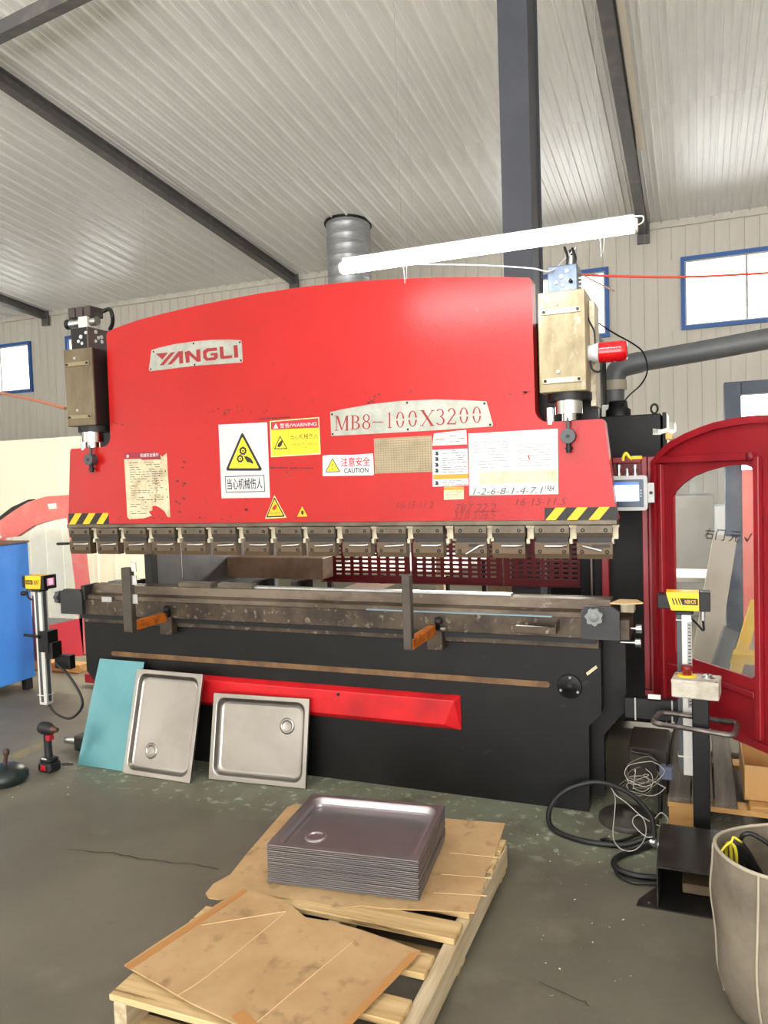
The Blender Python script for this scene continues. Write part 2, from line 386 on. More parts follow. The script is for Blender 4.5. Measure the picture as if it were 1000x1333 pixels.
# back wall of ribbed panels, with window openings
wx0 = P(886, 336, Y=WY).x; wxm = P(971, 330, Y=WY).x; wzt = P(886, 336, Y=WY).z; wzb = P(889, 430, Y=WY).z
ww = (wxm-wx0)*2+.02
wins = [(wx0, wx0+ww)]
xr = P(793, 380, Y=WY).x; wins.append((xr-ww, xr))
xr = P(42, 470, Y=WY).x; wins.append((xr-ww, xr))
xl = P(87, 440, Y=WY).x; wins.append((xl, xl+ww))
dx0 = P(962, 520, Y=WY).x; dx1 = dx0+2.2; dz = P(985, 512, Y=WY).z     # open doorway
wall = empty('wall_back', (0, WY, 0), kind='structure')
PW = 0.2; X0, X1 = -17.0, 9.0
def ribstrip(m, L, wd=PW, rib=.012, mid=.05):
    """one panel of unit height 1 along +Z facing -Y: a flat pan, two shallow ridges and a raised lap rib"""
    r2 = rib*mid; prof = [(0, -rib), (.018, -rib), (.026, 0), (wd*.36, 0), (wd*.38, -r2), (wd*.42, -r2), (wd*.44, 0), (wd*.68, 0), (wd*.70, -r2), (wd*.74, -r2), (wd*.76, 0), (wd, 0), (wd, .02), (0, .02)]
    mb = MB(); n = len(prof)
    mb.add([(x, y, z) for z in (0, L) for x, y in prof], [(i, (i+1) % n, n+(i+1) % n, n+i) for i in range(n)] + [tuple(range(n))[::-1], tuple(range(n, 2*n))], m)
    return mb
proto = ribstrip(WALLP, 1.0).build('wall_panel', wall, origin=(0,0,0)); pdata = proto.data; bpy.data.objects.remove(proto)
x = X0
while x < X1:
    segs = [(0.0, ZE+.12)]
    for (a, b) in wins:
        if x+PW > a+.02 and x < b-.02: segs = [(0.0, wzb), (wzt, ZE+.12)]
    if x+PW > dx0+.02 and x < dx1-.02: segs = [(dz, wzb), (wzt, ZE+.12)] if len(segs) == 2 else [(dz, ZE+.12)]
    for (a, b) in wins+[(dx0, dx1)]:                 # narrow cut pieces beside an opening
        bot, top = (wzb, wzt) if b-a == ww or (a, b) in wins else (0, dz)
        if x < a < x+PW and len(segs) == (2 if (a, b) in wins else 1) and x+PW > a+.02: MB().box(x, a, WY, WY+.02, bot, top, WALLP).build('wall_panel', wall)
        if x < b < x+PW and x < b-.02: MB().box(b, x+PW, WY, WY+.02, bot, top, WALLP).build('wall_panel', wall)
    for z0, z1 in segs:
        inst(pdata, 'wall_panel', wall, (x, WY, z0), scale=(1, 1, z1-z0))
    x += PW
mb = MB(); mb.box(X0, X1, WY-.05, WY-.012, ZE-.10, ZE+.02, WALLP); mb.build('trim_1', kind='structure')
def window(i, a, b):
    r = empty('window_%d' % i, (a, WY, wzb), kind='structure')
    fw = .055; m = MB()
    m.ring([(a,wzb),(b,wzb),(b,wzt),(a,wzt)], [(a+fw,wzb+fw),(b-fw,wzb+fw),(b-fw,wzt-fw),(a+fw,wzt-fw)], WY-.06, WY+.03, BLUEW)
    m.build('window_frame', r)
    f2 = fw+.025
    MB().ring([(a+fw,wzb+fw),(b-fw,wzb+fw),(b-fw,wzt-fw),(a+fw,wzt-fw)], [(a+f2,wzb+f2),(b-f2,wzb+f2),(b-f2,wzt-f2),(a+f2,wzt-f2)], WY-.02, WY+.02, GREY).build('sash', r)
    xm = (a+b)/2; MB().box(xm-.018, xm+.018, WY-.02, WY+.02, wzb+f2, wzt-f2, GREY).build('mullion', r)
    MB().box(a+f2, xm-.018, WY-.003, WY+.003, wzb+f2, wzt-f2, GLASSW).build('pane', r)
    MB().box(xm+.018, b-f2, WY-.003, WY+.003, wzb+f2, wzt-f2, GLASSW).build('pane', r)
for i, (a, b) in enumerate(wins): window(i+1, a, b)
# pale daylit ground outside, seen through the doorway
mb = MB(); mb.ring([(dx0-.1,0),(dx1+.1,0),(dx1+.1,dz+.1),(dx0-.1,dz+.1)], [(dx0,0),(dx1,0),(dx1,dz),(dx0,dz)], WY-.06, WY+.03, GREYD)
mb.build('door_1', kind='structure')

# roof: two rows of ribbed panels on the slope, lapped
RW = 0.24; ang = math.atan(SL)
ysm = roofpt(380, 240).y
ceil = empty('ceiling', (0, WY, ZE), kind='structure')
YN = -2.5
def rooforient(Yf, Yn, drop):
    L = (Yf-Yn)/math.cos(ang)
    mb = ribstrip(ROOFP, L, RW, .03, .28)
    # local: x across, -y = down face, z along -> rotate so z runs towards -Y climbing, face looks down
    M = Matrix(((1,0,0,0),(0,0,-math.cos(ang),0),(0,1,math.sin(ang),0),(0,0,0,1)))
    return mb.xf(M), roofz(Yf)-drop
for (Yf, Yn, drop, off) in ((WY+.05, ysm-.12, .003, .0), (ysm, YN, 0, .0)):
    m_, z_ = rooforient(Yf, Yn, drop)
    p_ = m_.build('roof_panel', ceil, origin=(0,0,0)); d_ = p_.data; bpy.data.objects.remove(p_)
    d_.flip_normals()
    x = X0+off
    while x < X1: inst(d_, 'roof_panel', ceil, (x, Yf, z_)); x += RW
# the other slope of the roof, behind the camera, and the right-hand side wall
zr = roofz(YN); m = MB(); m.add([(X0,YN,zr),(X1,YN,zr),(X1,YN-10,zr-10*SL),(X0,YN-10,zr-10*SL),(X0,YN,zr+.05),(X1,YN,zr+.05),(X1,YN-10,zr-10*SL+.05),(X0,YN-10,zr-10*SL+.05)], [(0,1,2,3)[::-1],(4,5,6,7),(0,1,5,4),(2,3,7,6),(1,2,6,5),(3,0,4,7)], ROOFP); m.build('ceiling', kind='structure')
MB().box(X0-.1, X0, YN-10, WY, 0, 6.6, WALLP).build('wall_left', kind='structure')
MB().box(8.9, 9.0, YN-10, WY, 0, 6.6, WALLP).build('wall_right', kind='structure')
# unseen front wall behind the camera; two open gates placed to shape the light
yw = YN-9.9; zw = roofz(YN)-9.9*SL
for a, b, z0 in ((X0, -16, 0), (-16, -13.5, 3.4), (-13.5, -2.0, 0), (-2.0, 8.5, 4.6), (8.5, 8.9, 0)): MB().box(a, b, yw-.06, yw, z0, zw, WALLP).build('wall_front', kind='structure')
# rafters
for j, px in enumerate(((838, 300), (385, 365), (62, 410))):
    X = P(px[0], px[1], Y=WY).x
    r = empty('roof_beam', (X, WY, ZE), ['grey steel rafter ending on the wall between the windows near the dark column', 'grey steel rafter running down to the wall near the round duct', 'grey steel rafter ending on the wall beyond the black valve block'][j], 'beam', 'roof beams')
    m = MB(); a = Vector((X, WY-.05, roofz(WY-.05)-.10)); b = Vector((X, YN, roofz(YN)-.10))
    bar(m, a, b, .012, .14, BEAM)
    m.build('web', r)
    m = MB(); bar(m, a-Vector((0,0,.07)), b-Vector((0,0,.07)), .13, .014, BEAM); m.build('flange', r)
    m = MB(); bar(m, a+Vector((0,0,.07)), b+Vector((0,0,.07)), .13, .014, BEAM); m.build('flange', r)
    MB().box(X-.09, X+.09, WY-.09, WY-.052, ZE-.30, ZE-.0, BEAM).build('end_plate', r)
    if j == 0:
        m = MB(); bar(m, (X+.12, 6.6, roofz(6.6)-.05), (X+.12, YN, roofz(YN)-.05), .07, .05, mat('cream_conduit', rgb(228,218,200), .6)); m.build('conduit', r)
# a tie beam crossing above, off the rafters
m = MB(); a = P(-60, 72, Z=5.75); b = P(150, -32, Z=5.75); bar(m, a, b, .11, .12, BEAM)
m.build('tie_beam', label='short dark grey steel tie crossing under the ribbed roof, off the rafters', cat='beam')

# dark H-section column behind the ram
cy_ = 1.9; cxa = P(651.5, 180, Y=cy_).x; cxb = P(690, 180, Y=cy_).x; h_ = roofz(cy_+.2)
r = empty('steel_column', ((cxa+cxb)/2, cy_, 0), 'dark charcoal H-section steel column rising behind the red ram', 'column')
MB().box(cxa, cxb, cy_, cy_+.016, 0, h_, COLM).build('flange', r)
MB().box(cxa, cxb, cy_+.38, cy_+.396, 0, h_, COLM).build('flange', r)
MB().box(cxb-.03, cxb-.016, cy_+.016, cy_+.38, 0, h_, COLM).build('web', r)
MB().box(cxa-.08, cxb+.08, cy_-.08, cy_+.47, 0, .02, COLM).build('base_plate', r)

# low cream partition at the left rear
py_ = 3.4; pz = P(50, 571, Y=py_).z
part = empty('wall_partition', (-6, py_, 0), kind='structure')
pr = ribstrip(CREAM, 1.0, .26, .01).build('partition_panel', part, origin=(0,0,0)); pd = pr.data; bpy.data.objects.remove(pr)
x = -10.0
while x < P(196, 740, Y=py_).x+.3: inst(pd, 'partition_panel', part, (x, py_, 0), scale=(1,1,pz)); x += .26
# ------------------------------------------------------------------ press brake
PBR = empty('press_brake', (0, .4, 0), 'long red and black hydraulic press brake with arched red ram', 'machine')
# --- ram
RT_ = .09
top = []
for x, y in ((150,427),(180,416.5),(215,407.5),(260,397),(300,389),(340,381.5),(390,374),(440,368.5),(480,365.2),(520,362.8),(570,361),(620,360.5),(660,360.6),(684,361.3)):
    q = P(x, y, Y=0); top.append((q.x, q.z))
rp = [(-1.6,1.36),(1.6,1.36),(1.59,1.40),(1.55,1.795),(1.54,1.812)] + [(1.30,1.812)] + [(1.30-.06*math.sin(R(a)), 1.872-.06*math.cos(R(a))) for a in range(15,90,15)] + [(1.24,1.872),(1.237,2.465),(1.225,2.476)] + top[::-1] + [(-1.215,2.474),(-1.23,2.46),(-1.24,1.86)] + [(-1.30+.06*math.cos(R(a)), 1.872-.06*math.sin(R(a))) for a in range(15,90,15)] + [(-1.30,1.812),(-1.54,1.812),(-1.55,1.795),(-1.59,1.40)]
ram = MB().prism(rp, 0, RT_, RED).build('ram', PBR, bevel=.004)
# end cheek of the ram (narrow darker edge on the right)
# hazard tapes
def hazard(px):
    q = XZ(px, 0); x0 = min(p[0] for p in q); x1 = max(p[0] for p in q); z0 = min(p[1] for p in q); z1 = max(p[1] for p in q)
    m = MB(); m.prism([(x0,z0),(x1,z0),(x1,z1),(x0,z1)], -.0012, 0, INK)
    h = z1-z0; p = x0-h*.9
    st = 1.62*h
    p = x0+.02*h
    while p < x1:
        a = [(p, z0), (p+h*.78, z0), (p+h*1.62, z1), (p+h*.84, z1)]
        lo = [v for v in a]
        # clip at the right edge
        if a[2][0] > x1:
            if a[3][0] >= x1: break
            a = [(p, z0), (min(p+h*.78, x1), z0), (x1, z0+(x1-p-h*.78)/(h*.84)*h), (x1, z1), (p+h*.84, z1)]
        m.flat(a, -.0018, YELH); p += st
    m.build('hazard_tape', ram)
hazard([(89,668.5),(142,682)]); hazard([(709,661),(804.5,677)])

def sheet(px, Y=0, t=.0012, m=WHITE, r=None):
    mb = MB(); mb.prism(XZ(px, Y), Y-t, Y, m); return mb
# --- YANGLI nameplate
def zp(px, ox, oy, sc): return [(ox+x/sc, oy+y/sc) for x, y in px]
Z1 = lambda L: XZ(zp(L, 185, 430, 7.143), 0)
mb = MB(); mb.prism(Z1([(90,185),(150,165),(300,130),(480,104),(640,90),(800,87),(915,92),(928,105),(938,285),(930,300),(500,330),(80,380),(66,370)]), -.003, 0, PLATE)
for L in ([(130,217),(245,207),(192,272)], [(165,328),(270,207),(312,202),(205,325)], [(240,320),(340,197),(382,192),(387,307),(350,311),(347,245),(278,317)],
          [(400,203),(440,188),(508,252),(506,180),(545,176),(550,290),(515,294),(443,232),(446,300),(412,305)],
          [(700,160),(605,168),(568,195),(572,258),(602,285),(685,277),(708,255),(706,208),(640,215),(641,235),(672,233),(672,250),(617,257),(605,245),(603,213),(622,198),(702,190)],
          [(722,155),(758,150),(765,238),(842,232),(840,258),(745,268),(730,255)], [(853,142),(890,137),(899,253),(862,258)]):
    mb.flat(Z1(L), -.0034, DKR)
for x, y in ((110,200),(85,362),(482,123),(492,321),(912,112),(922,281)): mb.flat(disc(*Z1([(x,y)])[0], .006, 10), -.0034, INK)
mb.build('nameplate', ram, label='pale alloy YANGLI nameplate')
# --- model plate MB8-100X3200, stencil serif letters
Z2 = lambda L: XZ(zp(L, 420, 510, 4.348), 0)
mb = MB(); mb.prism(Z2([(45,115),(120,98),(280,70),(440,52),(640,44),(800,48),(928,54),(966,186),(962,196),(700,214),(400,232),(50,250)]), -.003, 0, PLATE)
for x, y in ((55,128),(58,239),(480,62),(484,213),(917,67),(950,187)): mb.flat(disc(*Z2([(x,y)])[0], .006, 10), -.0034, INK)
def gl_line(pts, wd):
    """poly strips along a list of points in glyph space"""
    out = []
    for (x0, y0), (x1, y1) in zip(pts[:-1], pts[1:]):
        d = math.hypot(x1-x0, y1-y0); nx, ny = -(y1-y0)/d*wd/2, (x1-x0)/d*wd/2
        out.append([(x0+nx, y0+ny), (x0-nx, y0-ny), (x1-nx, y1-ny), (x1+nx, y1+ny)])
    return out
def gl_arc(cx, cy, rx, ry, a0, a1, tk=.15, th=.05, n=14):
    """crescent stroke: thick at the sides, thin at top and bottom"""
    o = []; i_ = []
    for k in range(n+1):
        a = R(a0+(a1-a0)*k/n); c, s_ = math.cos(a), math.sin(a)
        o.append((cx+rx*c, cy+ry*s_)); i_.append((cx+(rx-tk)*c, cy+(ry-th)*s_))
    return [[o[k], o[k+1], i_[k+1], i_[k]] for k in range(n)]
def sf(x, y, w_=.26): return [(x-w_/2, y), (x+w_/2, y), (x+w_/2, y+.045), (x-w_/2, y+.045)]
GLY = {
 'M': [[(.10,.03),(.15,.03),(.15,.97),(.10,.97)], [(.80,.03),(.94,.03),(.94,.97),(.80,.97)], [(.10,.97),(.26,.97),(.53,.1),(.47,.03)], [(.80,.97),(.88,.97),(.53,.03),(.47,.03)], sf(.12,0), sf(.87,0), sf(.10,.955,.2), sf(.9,.955,.2)],
 'B': [[(.14,.03),(.28,.03),(.28,.97),(.14,.97)], sf(.2,0,.34), sf(.2,.955,.34)] + gl_arc(.42,.75,.32,.25,-90,90) + gl_arc(.42,.26,.38,.26,-90,90) + [[(.28,.95),(.42,.95),(.42,1),(.28,1)], [(.28,.5),(.42,.5),(.42,.55),(.28,.55)], [(.28,0),(.42,0),(.42,.05),(.28,.05)]],
 '8': gl_arc(.42,.75,.3,.25,0,360,.12,.05,20) + gl_arc(.42,.26,.36,.26,0,360,.14,.05,20),
 '-': [[(.05,.40),(.95,.40),(.95,.46),(.05,.46)]],
 '1': [[(.34,.03),(.50,.03),(.50,1),(.44,1),(.34,.93)], sf(.42,0,.46), [(.20,.86),(.36,.93),(.36,.97),(.20,.90)]],
 '0': gl_arc(.42,.5,.36,.5,8,172,.14,.05,12) + gl_arc(.42,.5,.36,.5,188,352,.14,.05,12),
 'X': [[(.04,.97),(.22,.97),(.86,.03),(.68,.03)], [(.76,.97),(.82,.97),(.14,.03),(.08,.03)], sf(.12,.955,.3), sf(.80,.955,.26), sf(.11,0,.26), sf(.78,0,.3)],
 '3': gl_arc(.38,.76,.32,.24,-90,150,.13,.05) + gl_arc(.38,.27,.38,.27,-150,90,.14,.05),
 '2': gl_arc(.42,.70,.34,.30,-10,160,.14,.05) + [[(.62,.66),(.75,.66),(.18,.06),(.06,.06)], [(.06,0),(.76,0),(.80,.2),(.74,.2),(.68,.07),(.06,.07)]]}
glx = [('M',70,150,135,220),('B',158,216,133,214),('8',222,276,127,212),('-',280,348,118,212),('1',360,402,116,205),('0',414,468,113,203),('0',482,540,107,198),('X',556,628,104,194),('3',640,698,97,189),('2',702,760,93,185),('0',772,830,89,180),('0',846,902,84,177)]
for ch, x0, x1, y0, y1 in glx:
    for poly in GLY[ch]:
        w_ = {'-':1.0,'M':1.0}.get(ch, .84)
        mb.flat(Z2([(x0+(x1-x0)*gx/w_-gy*0, y1-(y1-y0)*gy) for gx, gy in poly]), -.0034, DKR)
mb.build('model_plate', ram, label='pale alloy plate reading MB8-100X3200 in red stencil letters')

# --- safety sign (white, triangle with gears)
Z3 = lambda L: XZ(zp(L, 280, 540, 7.143), 0)
mb = MB(); mb.prism(Z3([(33,92),(485,70),(512,770),(62,776)]), -.0012, 0, WHITE)
def rtri(mb, a, b, c, y, m, r=.08):
    """triangle with rounded corners"""
    pts = []
    V = [Vector(p) for p in (a, b, c)]
    for i in range(3):
        p, q, n_ = V[i], V[i-1], V[(i+1) % 3]; u = (q-p)*r; v = (n_-p)*r
        for t in (0, .25, .5, .75, 1): pts.append(tuple(p+u*(1-t)**2+v*t**2))
    mb.flat(pts, y, m)
A, B, C_ = Z3([(254,155),(446,520),(98,520)])
rtri(mb, A, B, C_, -.0016, INK); ce = Vector(((A[0]+B[0]+C_[0])/3, (A[1]+B[1]+C_[1])/3))
rtri(mb, *[tuple(ce+(Vector(p)-ce)*.80) for p in (A, B, C_)], -.0020, YEL, .04)
def gear(mb, c, r, y, m, hole, n=11):
    pts = []
    for i in range(n*4):
        rr = r if i % 4 in (0, 1) else r*.8; t = 2*math.pi*i/(n*4); pts.append((c[0]+rr*math.cos(t), c[1]+rr*math.sin(t)))
    mb.flat(pts, y, m); mb.flat(disc(c[0], c[1], r*.42, 14), y-.0003, hole); mb.flat(disc(c[0], c[1], r*.25, 10), y-.0006, m)
gear(mb, Z3([(262,335)])[0], .026, -.0023, INK, YEL); gear(mb, Z3([(236,408)])[0], .024, -.0023, INK, YEL)
mb.flat(Z3([(270,385),(300,385),(335,405),(358,440),(355,460),(330,445),(300,440),(285,415)]), -.0023, INK)
q = Z3([(94,572),(464,567),(466,715),(98,722)])
xa, xb, za, zb = q[0][0], q[2][0], q[2][1], q[0][1]
mb.flat([(xa,za),(xb,za),(xb,zb),(xa,zb)], -.0016, INK); mb.flat([(xa+.004,za+.004),(xb-.004,za+.004),(xb-.004,zb-.004),(xa+.004,zb-.004)], -.0020, WHITE)
mb.text('当心机械伤人', xa+.012, xb-.014, za+.016, zb-.014, -.0024, INK, bold=.010)
mb.build('safety_sign', ram, label='white gear warning sign')
# --- yellow WARNING sticker
mb = MB(); mb.prism(Z3([(510,58),(968,22),(982,366),(522,394)]), -.0012, 0, mat('pale_yellow_border', rgb(250,226,150), .5))
mb.flat(Z3([(520,66),(962,30),(966,120),(522,140)]), -.0016, REDP); mb.flat(Z3([(522,140),(966,120),(976,354),(532,384)]), -.0016, YEL)
q = Z3([(602,72),(945,60),(945,100),(602,118)]); mb.text('警告/WARNING', q[0][0], q[1][0], q[2][1]-.002, q[1][1], -.002, WHITE, bold=.006)
A, B, C_ = Z3([(566,78),(592,126),(543,128)]); rtri(mb, A, B, C_, -.002, WHITE)
A, B, C_ = Z3([(606,190),(678,318),(548,322)]); rtri(mb, A, B, C_, -.002, INK); ce = Vector(((A[0]+B[0]+C_[0])/3, (A[1]+B[1]+C_[1])/3))
rtri(mb, *[tuple(ce+(Vector(p)-ce)*.76) for p in (A, B, C_)], -.0023, YEL, .04)
mb.flat(Z3([(625,232),(632,250),(622,285),(600,304),(580,295),(590,265),(605,250)]), -.0026, INK)
mb.flat(Z3([(683,136),(687,136),(692,366),(688,366)]), -.002, INK)
q = Z3([(700,180),(960,222)]); mb.text('当心机械伤人', q[0][0], q[1][0], q[1][1], q[0][1], -.002, INK, bold=.010)
q = Z3([(704,262),(956,282)]); mb.text('WARNING MECHANICAL', q[0][0], q[1][0], q[1][1], q[0][1], -.002, INK)
q = Z3([(785,298),(876,314)]); mb.text('IN JURY', q[0][0], q[1][0], q[1][1], q[0][1], -.002, INK)
mb.build('warning_sticker', ram, label='yellow warning sticker with a red band')
# --- two small triangles
mb = MB(); mb.prism(Z3([(553,748),(664,955),(466,966)]), -.0012, 0, mat('pale_yellow_border', rgb(250,226,150)))
A, B, C_ = Z3([(553,760),(654,948),(474,956)]); rtri(mb, A, B, C_, -.0016, INK); ce = Vector(((A[0]+B[0]+C_[0])/3, (A[1]+B[1]+C_[1])/3))
rtri(mb, *[tuple(ce+(Vector(p)-ce)*.8) for p in (A, B, C_)], -.002, YELH, .03)
mb.flat(Z3([(566,830),(578,845),(570,870),(552,888),(532,876),(545,850)]), -.0023, REDP)
q = Z3([(510,903),(612,922)]); mb.text('当心伤手', q[0][0], q[1][0], q[1][1], q[0][1], -.0023, INK)
mb.build('warning_triangle', ram)
mb = MB(); mb.prism(Z3([(812,842),(868,948),(758,950)]), -.0012, 0, INK); mb.flat(Z3([(812,850),(862,945),(764,947)]), -.0016, YELH)
mb.flat(Z3([(805,890),(822,890),(828,915),(815,935),(802,915)]), -.002, INK); mb.build('warning_triangle', ram)
# --- CAUTION sticker
Z4 = lambda L: XZ(zp(L, 410, 570, 6.667), 0)
mb = MB(); mb.prism(Z4([(68,155),(130,148),(320,148),(505,135),(514,318),(500,325),(75,332),(68,325)]), -.0012, 0, WHITE)
A, B, C_ = Z4([(154,175),(222,296),(90,300)]); rtri(mb, A, B, C_, -.0016, INK); ce = Vector(((A[0]+B[0]+C_[0])/3, (A[1]+B[1]+C_[1])/3))
rtri(mb, *[tuple(ce+(Vector(p)-ce)*.82) for p in (A, B, C_)], -.002, YEL, .03)
mb.flat(Z4([(149,225),(159,225),(156,255),(152,255)]), -.0023, INK); mb.flat(disc(*Z4([(154,271)])[0], .004, 8), -.0023, INK)
q = Z4([(225,172),(482,242)]); mb.text('注意安全', q[0][0], q[1][0], q[1][1], q[0][1], -.0016, REDP, bold=.010)
q = Z4([(254,264),(466,300)]); mb.text('CAUTION', q[0][0], q[1][0], q[1][1], q[0][1], -.0016, INK, bold=.012)
mb.build('caution_sticker', ram, label='white caution sticker')
# --- engraved chart plate (fine grid)
q = Z4([(512,4),(1000,-30),(1000,300),(520,312)])
CHART = mat('chart_plate', rgb(156,140,110), .45, .3, rgb(136,120,92), 9)
x0 = P(487, 572, Y=0).x; x1 = P(562, 566, Y=0).x; z1 = P(487, 571, Y=0).z; z0 = P(562, 614, Y=0).z
mb = MB(); mb.prism([(x0,z0),(x1,z0),(x1,z1),(x0,z1)], -.002, 0, CHART)
for i in range(15): z = z0+(z1-z0)*(i+.5)/15; mb.flat([(x0+.004,z),(x1-.004,z),(x1-.004,z+.0013),(x0+.004,z+.0013)], -.0023, INKG)
for i in range(22): x = x0+(x1-x0)*(i+.5)/22; mb.flat([(x,z0+.004),(x+.0013,z0+.004),(x+.0013,z1-.02),(x,z1-.02)], -.0023, INKG)
mb.build('chart_plate', ram, label='tan engraved chart plate')
# --- worn rule sheets
def lines(mb, x0, x1, z0, z1, n, y, m, seed, dens=.75, h=.35):
    rr = random.Random(seed)
    for i in range(n):
        z = z1-(z1-z0)*(i+.5)/n; x = x0
        while x < x1:
            w_ = rr.uniform(.01, .05); 
            if rr.random() < dens: mb.flat([(x,z),(min(x+w_,x1),z),(min(x+w_,x1),z+(z1-z0)/n*h),(x,z+(z1-z0)/n*h)], y, m)
            x += w_+rr.uniform(.003,.012)
Z6 = lambda L: XZ(zp(L, 155, 580, 13.33), 0)
mb = MB(); mb.prism(Z6([(92,236),(390,232),(400,250),(720,240),(835,260),(862,700),(890,1245),(840,1235),(790,1140),(700,1070),(620,1040),(575,1060),(580,1120),(515,1150),(570,1215),(430,1262),(180,1280),(148,1240),(120,760)]), -.0012, 0, PAPER)
mb.prism(Z6([(92,130),(400,112),(640,110),(720,180),(730,236),(400,248),(390,232),(92,236)]), -.0012, 0, mat('maroon_print', rgb(140,20,46), .5))
mb.prism(Z6([(670,150),(760,190),(828,128),(835,260),(730,236)]), -.0012, 0, PAPER)
q = Z6([(368,138),(690,190)]); mb.text('机械安全操作', q[0][0], q[1][0], q[1][1], q[0][1], -.0016, WHITE, bold=.01)
mb.flat(disc(*Z6([(152,184)])[0], .009, 14), -.0016, WHITE); mb.flat(disc(*Z6([(152,184)])[0], .004, 10), -.0019, INK)
q = Z6([(180,290),(780,960)]); lines(mb, q[0][0], q[1][0], q[1][1], q[0][1], 17, -.0015, INKG, 3, .7, .28)
q = Z6([(200,970),(520,1200)]); lines(mb, q[0][0], q[1][0], q[1][1], q[0][1], 6, -.0015, INKG, 5, .7, .28)
rr = random.Random(11)
for i in range(34):
    x, y = (rr.uniform(600,660), rr.uniform(560,980)) if rr.random() < .5 else (rr.uniform(110,840), rr.uniform(300,1000))
    a = rr.uniform(8,22); mb.flat(Z6([(x,y),(x+a,y-a*.6),(x+a*.8,y+a*.9),(x-a*.3,y+a*.7)]), -.0017, mat('torn_mark', rgb(110,40,34), .7))
mb.build('rules_sheet', ram, label='torn cream paper sheet with maroon heading')
Z5 = lambda L: XZ(zp(L, 550, 550, 5.263), 0)
mb = MB(); mb.prism(Z5([(80,75),(300,50),(306,150),(68,160)]), -.0012, 0, mat('worn_white_paper', rgb(226,214,206), .7, 0, rgb(216,170,160), 20, .45, .6))
mb.prism(Z5([(68,160),(308,148),(316,430),(70,440)]), -.0012, 0, WHITE)
mb.flat(Z5([(68,160),(308,149),(310,178),(69,188)]), -.0016, REDP); mb.flat(Z5([(74,358),(314,350),(315,382),(75,390)]), -.0016, ORP)
q = Z5([(135,190),(305,345)]); lines(mb, q[0][0], q[1][0], q[1][1], q[0][1], 10, -.0016, INKG, 6, .7, .25)
q = Z5([(140,395),(305,432)]); lines(mb, q[0][0], q[1][0], q[1][1], q[0][1], 3, -.0016, INKG, 7, .7, .25)
q = Z5([(90,90),(295,140)]); lines(mb, q[0][0], q[1][0], q[1][1], q[0][1], 3, -.0016, INKG, 17, .6, .25)
for y in (212,250,290,330,415): mb.flat(Z5([(85,y-14),(108,y-12),(112,y+10),(100,y+15),(84,y+8),(95,y)]), -.0016, INK)
mb.build('notice_sheet', ram, label='white notice with red and orange bands')
mb = MB(); mb.prism(Z5([(148,438),(284,440),(284,525),(148,530)]), -.0012, 0, PAPER); mb.flat(Z5([(148,440),(284,441),(284,460),(148,463)]), -.0016, ORP)
q = Z5([(160,470),(275,515)]); lines(mb, q[0][0], q[1][0], q[1][1], q[0][1], 5, -.0016, INKG, 8, .7, .2); mb.build('notice_sheet', ram)
mb = MB(); mb.prism(Z5([(316,76),(928,42),(932,490),(322,500)]), -.0012, 0, WHITE)
BEIGE = mat('beige_block', rgb(196,188,162), .6, 0, rgb(178,168,138), 18)
mb.flat(Z5([(390,338),(922,324),(928,408),(392,424)]), -.0016, BEIGE)
q = Z5([(350,130),(600,315)]); lines(mb, q[0][0], q[1][0], q[1][1], q[0][1], 9, -.0016, mat('faint_ink', rgb(132,128,126), .7), 9, .6, .18)
q = Z5([(650,150),(900,300)]); lines(mb, q[0][0], q[1][0], q[1][1], q[0][1], 9, -.0016, MATS['faint_ink'], 10, .7, .2)
mb.flat(Z5([(722,222),(730,222),(738,258),(728,248)]), -.0018, REDP)
q = Z5([(345,452),(830,486)]); mb.text('1-2-6-8-1-4-7.1', q[0][0], q[1][0], q[1][1], q[0][1], -.0016, INKG, shear=.3)
q = Z5([(838,432),(905,470)]); mb.text('1984', q[0][0], q[1][0], q[1][1], q[0][1], -.0016, INK, shear=.3)
mb.build('notice_sheet', ram, label='large white notice with beige block')
# handwriting in marker on the red paint
MARK = mat('marker_ink', rgb(120,22,26), .6)
for body, x0, x1, y0, y1 in (('16·15·11.2', 516, 565, 653, 662), ('787 22.2.', 592, 648, 656, 666), ("16-15-11.5", 671, 738, 649, 657), ('32.0 3.26.5', 590, 646, 666, 676)):
    q = XZ([(x0,y0),(x1,y1)], 0); MB().text(body, q[0][0], q[1][0], q[1][1], q[0][1], -.0006, MARK, shear=.3).build('handwriting', ram)
# scuffs and old glue lines
mb = MB(); rr = random.Random(5)
SCUF = mat('dark_scuff', rgb(78,26,24), .7, 0, rgb(120,30,28), 30, .4, .6)
for x0, y0, x1, y1, n, s_ in ((270,532,300,540,9,2.2),(300,534,350,537,8,1.8),(302,528,316,530,3,1.6),(474,512,500,525,7,2.6),(480,520,500,525,6,2.2),(228,598,240,668,10,3.2),(145,548,160,553,4,2.4),(664,508,690,516,8,2.4),(318,640,322,668,4,2),(372,600,382,620,5,1.6),(150,672,330,678,14,2.2)):
    for i in range(n):
        t = rr.random(); x = x0+(x1-x0)*rr.random(); y = y0+(y1-y0)*t; a = s_*rr.uniform(.4,1)
        mb.flat(XZ([(x-a,y-a*.5),(x+a*.6,y-a*.7),(x+a*1.2,y+a*.3),(x-a*.2,y+a*.6)], 0), -.0004, SCUF)
for x0, y0, x1, y1 in ((337,545.5,378,543),(351,609,375,609),(379,609,408,609.5)): mb.flat(XZ([(x0,y0-.8),(x1,y1-.8),(x1,y1+.8),(x0,y0+.8)], 0), -.0004, SCUF)
mb.build('paint_scuffs', ram, kind='stuff')

